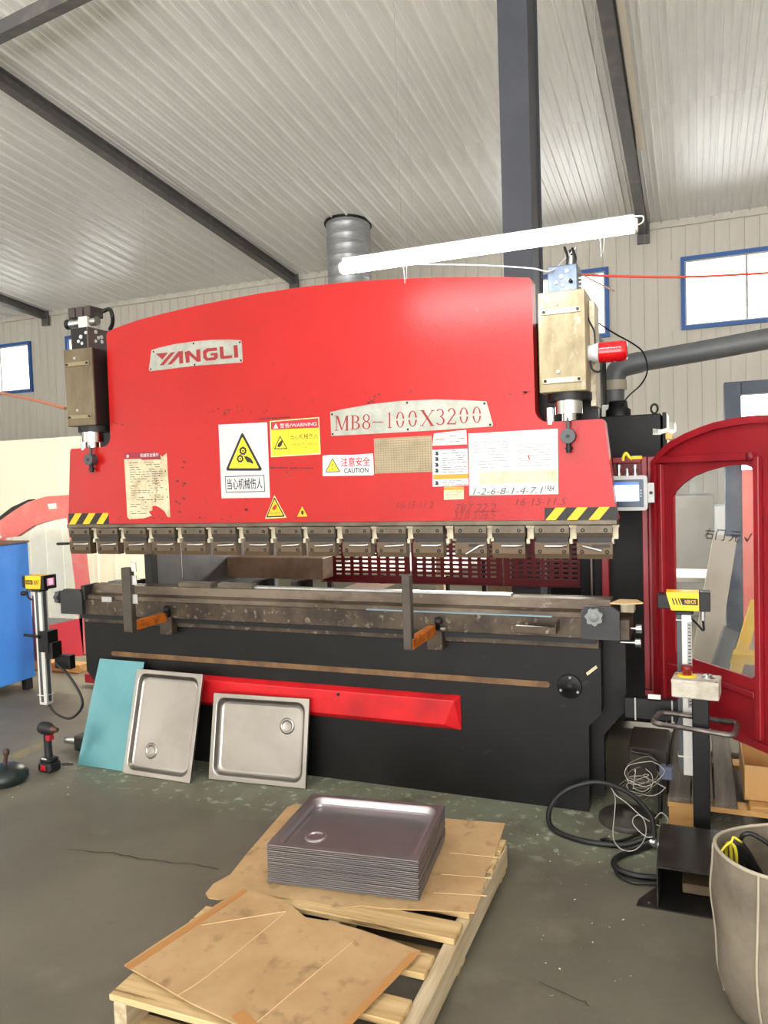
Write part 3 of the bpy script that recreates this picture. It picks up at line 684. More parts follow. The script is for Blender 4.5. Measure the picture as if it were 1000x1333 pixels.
# --- clamp rail and sixteen tool clamps
rail = MB().bbox(-1.597, 1.597, -.012, .07, 1.337, 1.36, JAW, .003).build('clamp_rail', PBR)
MB().box(-1.595, 1.595, .02, .05, 1.30, 1.338, JAWD).build('tool_holder_bar', PBR)
def clamp_parts(ang, bright):
    """local origin: clamp centre at the rail underside"""
    w_ = .078
    up_ = MB(); up_.prism([(-.035,-.001),(-.035,-.034),(-.028,-.055),(.02,-.055),(.02,-.001)], -w_, w_, JAW, 'X')
    gr = MB(); gr.box(-w_+.004, w_-.004, -.022, .02, -.078, -.055, JAWD)
    lo_ = MB(); lo_.prism([(-.034,-.078),(-.034,-.13),(-.026,-.153),(.018,-.153),(.018,-.078)], -w_, w_, RUST2, 'X')
    lo_.box(-.01, w_-.01, -.0345, -.033, -.100, -.086, JAWD)
    lv = MB(); a = R(ang); L = .085; x0 = -.03
    lv.tube([(w_-.012,-.036,-.092),(w_-.03,-.05,-.093),(w_-.03-L*math.cos(a)*.9,-.052,-.093-L*math.sin(a))] if ang >= 0 else [(-w_+.02,-.036,-.092),(-w_+.03,-.05,-.093),(-w_+.03+L*math.cos(a),-.052,-.093-L*math.sin(-a)*1)], .0055, STEEL if bright else JAW, 8, smooth_path=False)
    bo = []
    for x, z, y in ((-.05,-.022,-.035),(.05,-.022,-.035),(-.055,-.12,-.034),(.055,-.12,-.034)):
        b = MB(); b.lathe((x, y, z), (0,-1,0), [(0,.009),(.003,.009),(.003,.005),(-.002,.004),(-.002,.0)], BLK2, 10); bo.append(b)
    return up_, gr, lo_, lv, bo
rr = random.Random(3)
XS = [-1.481,-1.273,-1.071,-.871,-.667,-.468,-.264,-.067,.127,.325,.516,.709,.924,1.107,1.308,1.51]
XS = [x-.012*(x>1.4) for x in XS]
protos = {}
def mesh_of(mb, nm):
    o = mb.build(nm, None, origin=(0,0,0)); d = o.data; bpy.data.objects.remove(o); return d
for k, x in enumerate(XS):
    lean = 28 if k == 12 else (-14 if k == 15 else rr.choice((0,0,3)))
    key = lean
    if key not in protos:
        u, g, l, lv, bo = clamp_parts(lean, True)
        protos[key] = (mesh_of(u,'upper_jaw'), mesh_of(g,'groove'), mesh_of(l,'lower_jaw'), mesh_of(lv,'lever'), [mesh_of(b,'bolt') for b in bo])
    u, g, l, lv, bo = protos[key]
    o = inst(u, 'clamp', PBR, (x, 0, 1.337))
    for d, nm in ((g,'groove'),(l,'lower_jaw'),(lv,'lever')): inst(d, nm, o, (x, 0, 1.337))
    for d in bo: inst(d, 'bolt', o, (x, 0, 1.337))
# adapters in the gaps between the clamps
am = MB(); am.box(-.019, .019, -.024, .02, -.010, 0, CREAMB); am.box(-.015, .015, -.012, .018, -.062, -.010, CREAMB); am.box(-.019, -.004, -.016, .014, -.085, -.062, CREAMB)
ad = mesh_of(am, 'adapter')
for a, b in zip(XS[:-1], XS[1:]): inst(ad, 'adapter', PBR, ((a+b)/2, 0, 1.336))
inst(ad, 'adapter', PBR, (1.585, 0, 1.336))
MB().cyl((-1.57,-.03,1.245), (-1.66,-.03,1.243), .008, BLK2, 10).build('lever', PBR)

# --- hydraulic cylinders
def cylinder(s, lab):
    cx = s*1.381; hw = .104; y0 = -.077; y1 = .19
    z0 = P(764, 508, Y=y0).z; z1 = P(700, 382, Y=y0).z
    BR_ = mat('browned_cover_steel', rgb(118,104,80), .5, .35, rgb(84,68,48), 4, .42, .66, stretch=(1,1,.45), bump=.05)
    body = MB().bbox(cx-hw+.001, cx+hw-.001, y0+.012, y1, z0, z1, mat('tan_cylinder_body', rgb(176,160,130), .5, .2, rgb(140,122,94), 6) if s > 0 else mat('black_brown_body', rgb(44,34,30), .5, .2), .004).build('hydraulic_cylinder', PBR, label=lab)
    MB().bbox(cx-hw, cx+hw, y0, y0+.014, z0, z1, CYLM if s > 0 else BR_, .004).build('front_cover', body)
    h = z1-z0
    for zz in (z0+.04, z1-.10):
        MB().bbox(cx-hw+.015, cx+hw-.02, y0-.006, y0, zz, zz+.024, CREAMB if s > 0 else CYLM, .002).build('cover_strip', body)
        for xx in (cx-hw+.028, cx+hw-.032): MB().cyl((xx,y0-.006,zz+.012), (xx,y0-.012,zz+.012), .007, BLK2, 10).build('bolt', body)
    for zz in (z0+.09, z1-.055): MB().lathe((cx-.02,y0,zz), (0,-1,0), [(0,.009),(.004,.009),(.004,.004),(.001,.0)], STEEL, 12).build('screw', body)
    MB().box(cx+hw, cx+hw+.022, .06, .24, z0-.06, z1-.03, CREAMB if s > 0 else BLK2).build('side_bracket', body)
    m = MB(); m.cyl((cx+.012,.03,z0), (cx+.012,.03,z0-.035), .10, BLK2, 28); m.build('gland', body)
    m = MB(); m.cyl((cx+.012,.0,z0-.032), (cx+.012,.0,z0-.095), .062, CHROME, 28); m.build('gland_nut', body)
    m = MB(); m.cyl((cx+.012,.0,z0-.095), (cx+.012,.0,1.812), .033, CHROME, 20); m.build('piston_rod', body)
    m = MB(); m.cyl((cx-.075,.02,z0-.06), (cx-.075,.02,1.80), .022, CHROME, 16); m.build('guide_rod', body)
    # eye bolt hanging on the ram face
    ex = cx+.012+.0*s; ez = P(736, 568, Y=-.03).z
    m = MB(); m.cyl((ex,-.05,ez), (ex,0,ez), .033, GREYD, 20); m.cyl((ex,-.052,ez), (ex,-.049,ez), .008, BLK2, 10)
    m.cyl((ex,-.025,ez-.03), (ex,-.025,ez-.075), .012, BLK2, 12); m.cyl((ex,-.025,ez-.05), (ex,-.025,ez-.06), .017, BLK2, 12); m.cyl((ex,-.025,ez+.03), (ex,-.025,ez+.085), .009, GREYD, 10)
    m.build('eye_bolt', body)
    return body, cx, z0, z1
cr, crx, cz0, cz1 = cylinder(1, 'light worn steel cylinder cover')
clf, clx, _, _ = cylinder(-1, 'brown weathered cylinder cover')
# valve block, right
x0 = P(713, 360, Y=-.02).x; x1 = P(752, 360, Y=-.02).x; zt = P(730, 346, Y=-.02).z
VB = mat('blued_valve_block', rgb(84,94,110), .45, .4, rgb(104,114,128), 12)
vb = MB().bbox(x0, x1, -.03, .12, cz1, zt, VB, .004).build('valve_block', PBR, label='grey-blue valve block on the tan cylinder')
for x, y, r in ((738,352.5,7),(731,360,8),(724,368,7),(732.5,371,6),(741,365,6)):
    q = P(x, y, Y=-.03); MB().lathe((q.x,-.03,q.z), (0,-1,0), [(0,r*.0014),(.004,r*.0014),(.005,r*.0009),(.003,r*.0004),(.003,0)], STEEL, 14).build('port_plug', vb)
q = P(743, 366, Y=-.04); MB().lathe((q.x,-.03,q.z), (0,-1,0), [(0,.008),(.03,.008),(.032,.005),(.032,0)], BLK2, 12).build('valve_knob', vb)
for zz in (.012,.03,.05,.066): MB().cyl((x1,.02,cz1+zz), (x1+.012,.02,cz1+zz), .008, STEEL, 10).build('port_plug', vb)
m = MB()
for a in ((x1-.05,0,zt),(x1-.02,.03,zt),(x1-.035,.06,zt)): m.tube([a, (a[0]+.005,a[1],zt+.04), (a[0]-.01,a[1]+.02,zt+.09)], .006, BLK2, 8)
m.cyl((x1-.035,.03,zt), (x1-.035,.03,zt+.05), .014, STEEL, 12); m.build('fitting', vb)
# valve block, left: two-part black block, solenoid valves above
z = cz1; x0 = P(97, 440, Y=-.02).x; x1 = P(119, 440, Y=-.02).x; zt = P(119, 426, Y=-.02).z
x1b = clx+.104
vb = MB().bbox(clx-.07, clx+.05, -.05, .12, cz1, zt, BLK2, .004).build('valve_block', PBR, label='black valve block on the brown cylinder')
VB2 = mat('brown_valve_block', rgb(96,84,78), .4, .5)
MB().bbox(clx+.05, clx+.06, -.05, .12, cz1, zt, VB2, .002).build('block_face', vb)
for x, y, r in ((112,433,6),(105.5,438.5,7.5),(102.5,444.5,6),(107,447,6)):
    q = P(x, y, Y=-.05); MB().lathe((q.x,-.05,q.z), (0,-1,0), [(0,r*.0016),(.004,r*.0016),(.005,r*.0009),(.003,r*.0004),(.003,0)], WHITE, 14).build('port_plug', vb)
for x, y, r in ((124.5,432,7),(128,440,7),(132,439,7),(124.5,444,6),(132.5,445,7)):
    q = P(x, y, X=clx+.06); MB().lathe(q, (1,0,0), [(0,r*.0016),(.004,r*.0016),(.005,r*.0009),(.003,r*.0004),(.003,0)], WHITE, 14).build('port_plug', vb)
zz = zt
MB().cyl((clx-.10,-.01,zz+.035), (clx+.10,-.01,zz+.035), .026, STEEL, 16).build('solenoid_body', vb)
MB().cyl((clx-.125,-.01,zz+.035), (clx-.10,-.01,zz+.035), .03, BLK2, 16).build('solenoid_cap', vb)
MB().box(clx-.01, clx+.055, -.045, .06, zz, zz+.062, mat('pale_valve_label', rgb(206,200,190), .5)).build('valve_body', vb)
for k in range(3): MB().bbox(clx-.09+k*.058, clx-.04+k*.058, -.04, .07, zz+.062, zz+.122, mat('dark_brown_coil', rgb(58,46,44), .45), .004).build('solenoid_coil', vb)
m = MB(); m.tube([(clx+.09,.05,zz+.10),(clx+.13,.06,zz+.11),(clx+.15,.06,zz+.07),(clx+.13,.08,zz+.03),(clx+.10,.09,zz)], .012, BLK2, 8); m.build('hose', vb)
MB().cyl((clx+.06,.14,cz1-.04),(clx+.12,.14,cz1-.04), .022, mat('amber_cap', rgb(214,150,80), .4), 14).build('fitting', vb)

# --- machine frames: side plates (C-frames), bed, table
def mir(pts, s): return [(s*x, z) for x, z in pts]
for s in (-1, 1):
    fr = MB(); zl_ = .97 if s < 0 else .78; sp = [(.10,0),(.10,.33),(.10,zl_),(1.15,zl_),(1.15,1.30),(.12,1.30),(.12,2.35),(1.5 if s < 0 else 1.36,2.35),(1.65 if s < 0 else 1.38,2.1),(1.65 if s < 0 else 1.38,0)]
    fr.prism(sp, 1.34 if s > 0 else -1.20, 1.42 if s > 0 else -1.12, mat('throat_grey_paint', rgb(66,68,72), .5, 0, rgb(96,96,98), 3, .45, .7, detail=8) if s < 0 else BLK, 'X')
    fr.build('side_frame', PBR)
    # black housing plate behind the bed end
    hp = mir([(1.2,.03),(1.505,.03),(1.505,.33),(1.61,.46),(1.61,.79),(1.2,.79)], s)
    MB().prism(hp, .12, .17, BLK).build('housing_plate', PBR)
    MB().prism(mir([(1.2,1.78),(1.5,1.78),(1.5,2.30),(1.2,2.30)], s), .2, .26, BLK2).build('cylinder_bracket', PBR)
bp = [(-1.45,0),(1.447,0),(1.452,.405),(1.511,.468),(1.512,.80),(-1.512,.80),(-1.512,.468),(-1.452,.405)]
bed = MB().prism(bp, 0, .10, BLK).build('bed', PBR, bevel=.003)
MB().box(-1.44, 1.44, .10, .16, 0, .70, BLK2).build('bed_rib', PBR)
MB().prism(rrect(-1.316, 1.278, .572, .600, .0139), -.0015, 0, BROWN).build('rusty_strip', bed)
q = P(742, 893, Y=0)
m = MB(); m.lathe((q.x,0,q.z), (0,-1,0), [(0,.056),(.012,.056),(.014,.052),(.014,.02),(.02,.018),(.02,0)], BLK, 28); m.build('round_cover', bed)
for a in (85,205,330): MB().cyl((q.x+.044*math.cos(R(a)),-.014,q.z+.044*math.sin(R(a))), (q.x+.044*math.cos(R(a)),-.02,q.z+.044*math.sin(R(a))), .006, STEEL, 8).build('bolt', bed)
MB().prism(XZ([(763,876),(776,866),(778,869.5),(765,879.5)], 0), -.001, 0, PAPER).build('label_strip', bed)
# rusty face strip and the table with its lower die
A_ = MB().bbox(-1.49, 1.508, -.022, 0, .772, .822, RUST, .003).build('face_strip', PBR)
tb = MB().bbox(-1.60, 1.645, -.06, .16, .826, .917, RUST, .003).build('table', PBR)
MB().box(-1.5, 1.5, -.045, .12, .800, .826, BLK2).build('table_packer', PBR)
die = MB(); die.prism([(-.045,.917),(-.045,.940),(-.012,.952),(.0,.995),(.038,1.0),(.05,.985),(.062,1.0),(.10,.995),(.11,.95),(.13,.917)], -1.43, 1.56, mat('lower_die_steel', rgb(112,100,86), .42, .5, rgb(76,64,52), 6, .42, .62, stretch=(.4,1,1), col3=rgb(150,138,122), scale3=20, lo3=.6, hi3=.72), 'X')
die.build('lower_die', PBR)
for px in ((235,277),(286,330)):
    a = P(px[0], 762, Y=.02).x; b = P(px[1], 762, Y=.02).x
    MB().bbox(a, b, .0, .05, .996, 1.024, JAW, .002).build('die_segment', PBR)
a = P(330,765,Y=.02).x; MB().bbox(a, 1.1, .022, .06, .996, 1.008, STEEL, .001).build('die_edge', PBR)
MB().box(P(480,808,Y=-.03).x, P(720,808,Y=-.03).x, -.058, -.047, .917, .923, mat('blue_reflection_strip', rgb(120,144,156), .35, .3)).build('reflection_strip', PBR)  # bluish reflection on the table drawn as a thin coloured strip
# end stops with knobs
for s in (-1, 1):
    m = MB(); m.prism(mir([(1.44,.83),(1.44,.955),(1.455,.978),(1.575,.978),(1.605,.955),(1.605,.83)], s), -.085, -.06, CHAR); e = m.build('end_stop', PBR, bevel=.002)
    kx, ky, kz = (1.50, -.085, .937) if s > 0 else (-1.605, -.06, .925)
    ax = (0,-1,0) if s > 0 else (-1,0,0)
    m = MB(); o = Vector((kx,ky,kz)); ax = Vector(ax); u = ax.orthogonal().normalized(); v = ax.cross(u); n = 42; vs = []
    for h in (.012, .042):
        for i in range(n): t = 2*math.pi*i/n; r_ = .036+.004*math.cos(7*t); vs.append(o+ax*h+(u*math.cos(t)+v*math.sin(t))*r_)
    KN = mat('knob_grey', rgb(122,124,124), .5) if s > 0 else GREYD
    m.add(vs, [(i,(i+1) % n,n+(i+1) % n,n+i) for i in range(n)]+[tuple(range(n))[::-1], tuple(range(n,2*n))], KN)
    m.lathe(o, ax, [(.0,.012),(.014,.012)], STEEL, 12); m.lathe(o, ax, [(.042,.022),(.046,.02),(.046,0)], KN, 18); m.build('star_knob', e)
# two fine-adjust screws at the right end
for px in ((835,818.5),(834,837)):
    q = P(px[0], px[1], Y=.0); m = MB(); m.cyl((1.60,.0,q.z), (q.x-.02,.0,q.z), .006, STEEL, 10); m.cyl((q.x-.022,0,q.z), (q.x+.002,0,q.z), .021, STEEL, 18); m.build('adjust_screw', PBR)
# left end details: small blocks
q = P(142,798,Y=-.06); MB().bbox(P(134,798,Y=-.06).x, P(147,798,Y=-.06).x, -.066, -.055, .905, .938, STEEL, .002).build('scale_plate', PBR)
MB().bbox(-1.46, -1.43, -.07, .06, .915, 1.0, JAWD, .003).build('stop_block', PBR)
MB().bbox(-1.42, -1.30, .10, .2, .93, 1.0, CHAR, .01).build('stop_block', PBR)
MB().bbox(-1.26, -1.20, .10, .2, .93, 1.01, RUST, .004).build('stop_block', PBR)
# red sloped cover on the bed
x0, x1 = -1.03, .843; zt, zb = .502, .333
q0 = P(601, 903, Y=0)
cov = MB(); o_ = [(x0,zb),(x1,zb),(x1,zt),(x0,zt)]; i_ = [(x0+.07,zb+.03),(x1-.075,zb+.03),(x1-.02,zt-.015),(x0+.02,zt-.015)]
vs = [(x,-.0,z) for x, z in o_]+[(x,-.012,z) for x, z in o_]+[(x,-.05,z) for x, z in i_]
fs = [(0,1,5,4),(1,2,6,5),(2,3,7,6),(3,0,4,7),(4,5,9,8),(5,6,10,9),(6,7,11,10),(7,4,8,11),(8,9,10,11)]
REDC = mat('red_cover_paint', rgb(206,26,34), .4, 0, rgb(170,22,28), 4, .45, .7)
cov.add(vs, fs, REDC); cv = cov.build('red_cover', PBR, bevel=.004)
MB().cyl((.2,-.046,.47),(.2,-.056,.47), .008, BLK2, 8).build('bolt', cv)
# front support arms: orange bar, bracket, upright
for (bx, by), (ex, ey), (t0, t1), (ptop, pbot) in (((563,820),(533,842),(525,536),(748,846)), ((214,803),(170,822),(162,173),(739,823))):
    b = P(bx, by, Y=-.07); X_ = b.x
    e = P(ex, ey, X=X_)                         # the bar runs straight out of the table
    e.z = b.z; r = empty('support_arm', (X_, b.y, 0)); r.parent = PBR; r.location = Vector((X_, b.y, 0))-WORG['press_brake']
    hw = .5*abs(P(t1, 790, Y=e.y).x-P(t0, 790, Y=e.y).x)
    MB().bbox(X_-.02, X_+.02, e.y, b.y+.0, b.z-.024, b.z+.024, ORANGE, .003).build('bar', r)
    ux = P((t0+t1)/2, 800, Y=e.y).x
    MB().bbox(ux-hw, ux+hw, e.y-.012, e.y+.028, P(ex, pbot, Y=e.y).z, P((t0+t1)/2, ptop, Y=e.y).z, mat('browned_flat_bar', rgb(76,68,60), .5, .3, rgb(60,52,46), 8), .003).build('upright', r)
    MB().bbox(X_-.03, X_+.05, -.075, -.02, b.z-.10, b.z+.0, RUST, .003).build('bracket', r)
    MB().lathe((X_+.03,-.075,b.z+.02), (.3,-.6,.8), [(-.02,.012),(.02,.012),(.03,.02),(.05,.02),(.055,.012),(.055,0)], BLK2, 12).build('clamp_knob', r)
    if bx < 300:
        for zz in (.96, 1.06, 1.13): MB().bbox(ux+hw, ux+hw+.035, e.y, e.y+.006, zz, zz+.05, STEEL, .001).build('clip', r)
    else: MB().cyl((X_+.05,-.08,b.z+.01),(X_+.075,-.085,b.z+.01), .012, STEEL, 12).build('nut', r)
# paper-lined box end of the machine on the right end of the table
MB().bbox(1.60, 1.66, .02, .1, .935, .985, CREAMB, .004).build('switch_box', PBR)

CBF = mat('tan_card', rgb(206,176,130), .7)
m = MB(); a = P(796,789,Y=.0); b = P(838,788,Y=.0); m.prism([(a.x,-.05),(a.x+.07,-.06),(b.x+.0,-.02),(b.x-.03,.06),(a.x+.03,.06)], .986, .991, CBF, 'Z'); m.build('card_flap', PBR)
# --- back gauge and rear guards behind the gap
by_ = .95
xa = P(290, 740, Y=by_).x; xb = P(420, 740, Y=by_).x; zt = P(350, 726, Y=by_).z; zb = P(350, 753, Y=by_).z
MB().bbox(xa, xb, by_, by_+.16, zb, zt, mat('brown_gauge_beam', rgb(128,102,80), .55, .1, rgb(104,82,64), 6), .004).build('gauge_beam', PBR)
for px in (345, 395):
    q = P(px, 765, Y=by_-.08); m = MB(); m.bbox(q.x-.02, q.x+.03, by_-.1, by_, q.z-.06, zb, BLK2, .003); m.bbox(q.x-.06, q.x-.01, by_-.14, by_-.02, q.z-.02, q.z+.05, STEEL, .004); m.build('gauge_finger', PBR)
MB().bbox(-1.1, 1.1, 1.1, 1.2, .58, .66, STEEL, .004).build('gauge_rail', PBR)
def perf(px0, px1, Y, ncol, nm='rear_guard'):
    xa = P(px0, 740, Y=Y).x; xb = P(px1, 740, Y=Y).x; zt = P(600, 690, Y=Y).z; zb = P(600, 760, Y=Y).z
    m = MB(); mg = .03; cw = (xb-xa-2*mg)/ncol; nr = 10; ch = (zt-zb-2*mg)/nr; t = .003
    m.box(xa, xb, Y, Y+t, zb, zb+mg, REDD); m.box(xa, xb, Y, Y+t, zt-mg, zt, REDD); m.box(xa, xa+mg, Y, Y+t, zb+mg, zt-mg, REDD); m.box(xb-mg, xb, Y, Y+t, zb+mg, zt-mg, REDD)
    for r_ in range(nr):
        z0 = zb+mg+r_*ch; m.box(xa+mg, xb-mg, Y, Y+t, z0, z0+ch*.55, REDD)
        for c in range(ncol+1):
            x0 = xa+mg+c*cw-cw*.2; m.box(max(x0, xa+mg), min(x0+cw*.4, xb-mg), Y, Y+t, z0+ch*.55, z0+ch, REDD)
    m.box(xa, xb, Y-.03, Y, zb-.004, zb+.002, REDD)
    m.build(nm, PBR)
perf(420, 534, 1.62, 9); perf(536, 654, 1.62, 9); perf(656, 760, 1.62, 8)
MB().bbox(P(757,740,Y=1.5).x, P(770,740,Y=1.5).x, 1.45, 1.6, 0, 1.5, BLK2, .004).build('rear_post', PBR)
MB().bbox(P(784,740,Y=.9).x, P(793,740,Y=.9).x, .88, .93, .4, 1.25, REDF, .004).build('guard_post', PBR)
THG = mat('throat_grey_paint', rgb(66,68,72))
MB().bbox(-1.118, -1.11, .16, .44, .88, 1.40, mat('throat_sheet', rgb(104,104,106), .4, .3, rgb(78,78,82), 3), .001).build('throat_cover', PBR)
MB().bbox(-1.118, -1.112, .45, 1.1, .88, 1.40, MATS['throat_sheet'], .001).build('throat_cover', PBR)
MB().bbox(P(191,740,Y=.1).x, P(200,740,Y=.1).x, .08, .14, .9, 1.36, BLK2, .003).build('throat_edge', PBR)
# --- control cabinet, guard frame, screen and door at the right end
yc = 1.0
xa = P(770, 560, Y=yc).x; xb = P(861, 560, Y=yc).x; xc = P(868, 560, Y=yc).x; zt = P(862, 538, Y=yc).z
cb = MB().bbox(xa, xb, yc, yc+.38, .12, zt, BLK, .006).build('control_cabinet', PBR, label='tall black control cabinet')
MB().bbox(xb+.006, xc, yc, yc+.38, .12, zt+.005, BLK, .003).build('cabinet_door', cb)
MB().box(xc, xc+.002, yc+.01, yc+.37, .8, zt, TIN).build('cabinet_side', cb)
q = P(857, 561, Y=yc); m = MB(); m.prism(XZ([(850,558),(861,559),(861,566),(850,566)], yc), yc-.003, yc, TIN); m.prism(XZ([(861,559),(872,556),(873,562),(861,565)], yc), yc-.004, yc-.001, TIN); m.text('电柜', q.x-.03, q.x+.0, q.z-.012, q.z+.012, yc-.0045, INK); m.build('lock_tag', cb)
q = P(870, 568, Y=yc); MB().bbox(q.x-.015, q.x+.025, yc-.03, yc, q.z-.02, q.z+.02, mat('brass_latch', rgb(206,160,90), .4, .3), .004).build('latch', cb)
q = P(852, 533, Y=yc+.1); m = MB(); m.tube([(q.x+.018*math.cos(t), yc+.1, q.z+.004+.026*math.sin(t)) for t in [2*math.pi*i/12 for i in range(12)]], .006, BLK2, 8, closed=True, sub=2); m.cyl((q.x,yc+.1,zt-.002),(q.x,yc+.1,q.z-.018), .012, BLK2, 10); m.build('lifting_eye', cb)
q = P(805, 532, Y=yc+.1); m = MB(); m.lathe((q.x,yc+.1,zt), (0,0,1), [(0,.07),(.04,.07),(.05,.055),(.09,.05),(.09,0)], BLK2, 20); m.build('filler_cap', cb)
MB().bbox(P(760,530,Y=yc+.1).x, P(798,530,Y=yc+.1).x, yc+.1, yc+.2, zt, zt+.075, TIN, .004).build('white_valve_box', cb)
# red guard frame
yf = .42
gx0 = P(797, 600, Y=yf).x; g1 = P(836, 700, Y=yf).x; g2 = P(852.5, 700, Y=yf).x; gz1 = P(845, 594, Y=yf).z; gz0 = P(845, 899, Y=yf).z
gf = MB().bbox(g1, g1+.028, yf+.02, yf+.06, gz0, gz1, REDF, .003).build('guard_frame', PBR, label='dark red guard frame')
MB().bbox(g1+.03, g2, yf, yf+.06, gz0, gz1, REDF, .004).build('stile', gf)
MB().bbox(gx0, g1, yf+.01, yf+.05, gz1-.03, gz1, REDF, .003).build('top_rail', gf)
MB().box(gx0, g1, yf+.03, yf+.034, gz1-.12, gz1-.03, REDD).build('infill', gf)
MB().bbox(g1, g2, yf+.01, yf+.05, gz0-.03, gz0, REDF, .003).build('bottom_rail', gf)
for px in (806, 816.5, 827):
    t_ = 0 if px != 816.5 else 5
    q = P(px, 619, Y=.3); zq = P(px, 605+t_, Y=.3).z
    m = MB(); m.cyl((q.x,.3,q.z-.02), (q.x,.3,zq), .007, STEEL, 10); m.cyl((q.x,.3,zq-.02), (q.x,.3,zq), .013 if not t_ else .008, STEEL, 10); m.cyl((q.x,.3,q.z), (q.x,.3,q.z+.012), .012, STEEL, 10); m.build('hose_fitting', gf)
m = MB(); m.tube([P(811,600,Y=.3), P(812,594,Y=.3), P(815,590,Y=.3), P(819,595,Y=.3), P(823,598,Y=.3)], .008, YWIRE, 8); m.build('yellow_cable_tie', gf)
m = MB(); q = P(829, 596, Y=.3); m.bbox(q.x-.025, q.x+.025, .29, .32, q.z-.008, q.z+.01, YELH, .003); m.build('yellow_plug', gf)
# control screen
ys = .28
x0 = P(792, 640, Y=ys).x; x1 = P(843, 640, Y=ys).x; zt = P(830, 619, Y=ys).z; zb = P(830, 664.5, Y=ys).z
sc = MB().prism(rrect(x0, x1, zb, zt, .015), ys, ys+.07, GREY).build('control_screen', PBR, bevel=.004, label='grey framed touch screen')
xi = P(838, 640, Y=ys).x; z1 = P(830, 624, Y=ys).z; z0 = P(830, 660, Y=ys).z
MB().box(x0+.012, xi, ys-.003, ys, z0, z1, mat('bezel_navy', rgb(44,58,84), .35)).build('bezel', sc)
xs = P(832, 640, Y=ys).x; za = P(830, 631, Y=ys).z; zc_ = P(830, 652, Y=ys).z
m = MB(); m.box(x0+.02, xs, ys-.004, ys-.003, zc_, za, SCR); m.box(x0+.02, xs, ys-.005, ys-.003, za, za+.014, SCRB)
m.box(xs-.05, xs-.03, ys-.005, ys-.004, za-.008, za-.002, SCRG); m.build('display', sc)
for k in range(3): MB().box(xs+.006, xs+.012, ys-.005, ys-.003, za-.03-k*.014, za-.024-k*.014, WHITE).build('indicator', sc)
x2 = P(852, 640, Y=ys).x; zt2 = P(848, 628.5, Y=ys).z; zb2 = P(848, 654.5, Y=ys).z
MB().bbox(x1, x2, ys+.01, ys+.016, zb2, zt2, GREY, .002).build('mounting_plate', sc)
MB().cyl(((x1+x2)/2,ys+.012,(zt2+zb2)/2), ((x1+x2)/2,ys+.002,(zt2+zb2)/2), .008, BLK2, 10).build('bolt', sc)
MB().bbox(x2-.02, x2, ys+.016, yf, (zt2+zb2)/2-.03, (zt2+zb2)/2+.03, REDF, .003).build('bracket', sc)
# open guard door with clear pane
Hd = P(855, 700, Y=.40); dr = Vector((math.sin(R(39)), -math.cos(R(39)), 0)); nv = Vector((-dr.y, dr.x, 0))
MD = Matrix((dr, nv, Vector((0,0,1)))).transposed().to_4x4(); MD.translation = Vector((Hd.x, Hd.y, 0))
outl = [(0,.42),(.86,.42),(.86,1.765),(.78,1.778),(.705,1.783),(.62,1.784),(.538,1.78),(.44,1.772),(.352,1.757),(.25,1.735),(.143,1.703),(.07,1.665),(0,1.61)]
inn = [(.03,.45),(.83,.45),(.83,1.74),(.78,1.748),(.705,1.753),(.62,1.754),(.538,1.75),(.44,1.742),(.36,1.728),(.26,1.706),(.155,1.674),(.09,1.64),(.03,1.60)]
gd = MB().ring(outl, inn, -.03, .03, REDF).xf(MD).build('guard_door', PBR, label='open dark red guard door with arched top')
op = [(.135,.715),(.15,.70),(.625,.70),(.64,.715),(.642,1.55),(.632,1.575),(.605,1.585),(.54,1.587),(.45,1.578),(.36,1.562),(.272,1.538),(.20,1.505),(.148,1.469),(.137,1.45)]
m = MB()
m.prism([(.025,.445),(.835,.445),(.835,.70),(.025,.70)], -.006, .006, REDF)
m.prism([(.025,.70),(.15,.70),(.135,.715),(.137,1.45),(.148,1.469),(.148,1.675),(.085,1.64),(.025,1.605)], -.006, .006, REDF)
m.prism([(.835,.70),(.625,.70),(.64,.715),(.642,1.55),(.632,1.575),(.632,1.757),(.835,1.745)], -.006, .006, REDF)
m.prism([(.148,1.469),(.20,1.505),(.272,1.538),(.36,1.562),(.45,1.578),(.54,1.587),(.605,1.585),(.632,1.575),(.632,1.757),(.538,1.755),(.44,1.747),(.355,1.733),(.255,1.711),(.148,1.675)], -.006, .006, REDF)
m.xf(MD).build('panel', gd)
m = MB(); m.prism([(.1,.66),(.68,.66),(.68,1.6),(.1,1.6)], .008, .012, GLASSD); m.xf(MD).build('pane', gd)
for a in ((.03,.655,1.605,1.635),(.66,.69,.46,1.62),(.05,.075,.46,1.6),(.10,.655,.625,.65)):
    m = MB(); m.bbox(a[0], a[1], -.028, -.006, a[2], a[3], REDF, .003); m.xf(MD).build('rail', gd)
m = MB(); m.lathe((.648,-.028,1.62), (0,-1,0), [(0,.018),(.008,.018),(.008,0)], REDD, 14); m.xf(MD).build('pivot', gd)
m = MB(); m.text('右门·元 √', .33, .62, 1.26, 1.31, .006, INK, shear=.2); m.xf(MD).build('pen_marks', gd)
for z in (.7, 1.4): MB().cyl((Hd.x-.012,Hd.y-.01,z), (Hd.x-.012,Hd.y-.01,z+.09), .012, REDD, 12).build('hinge', gd)
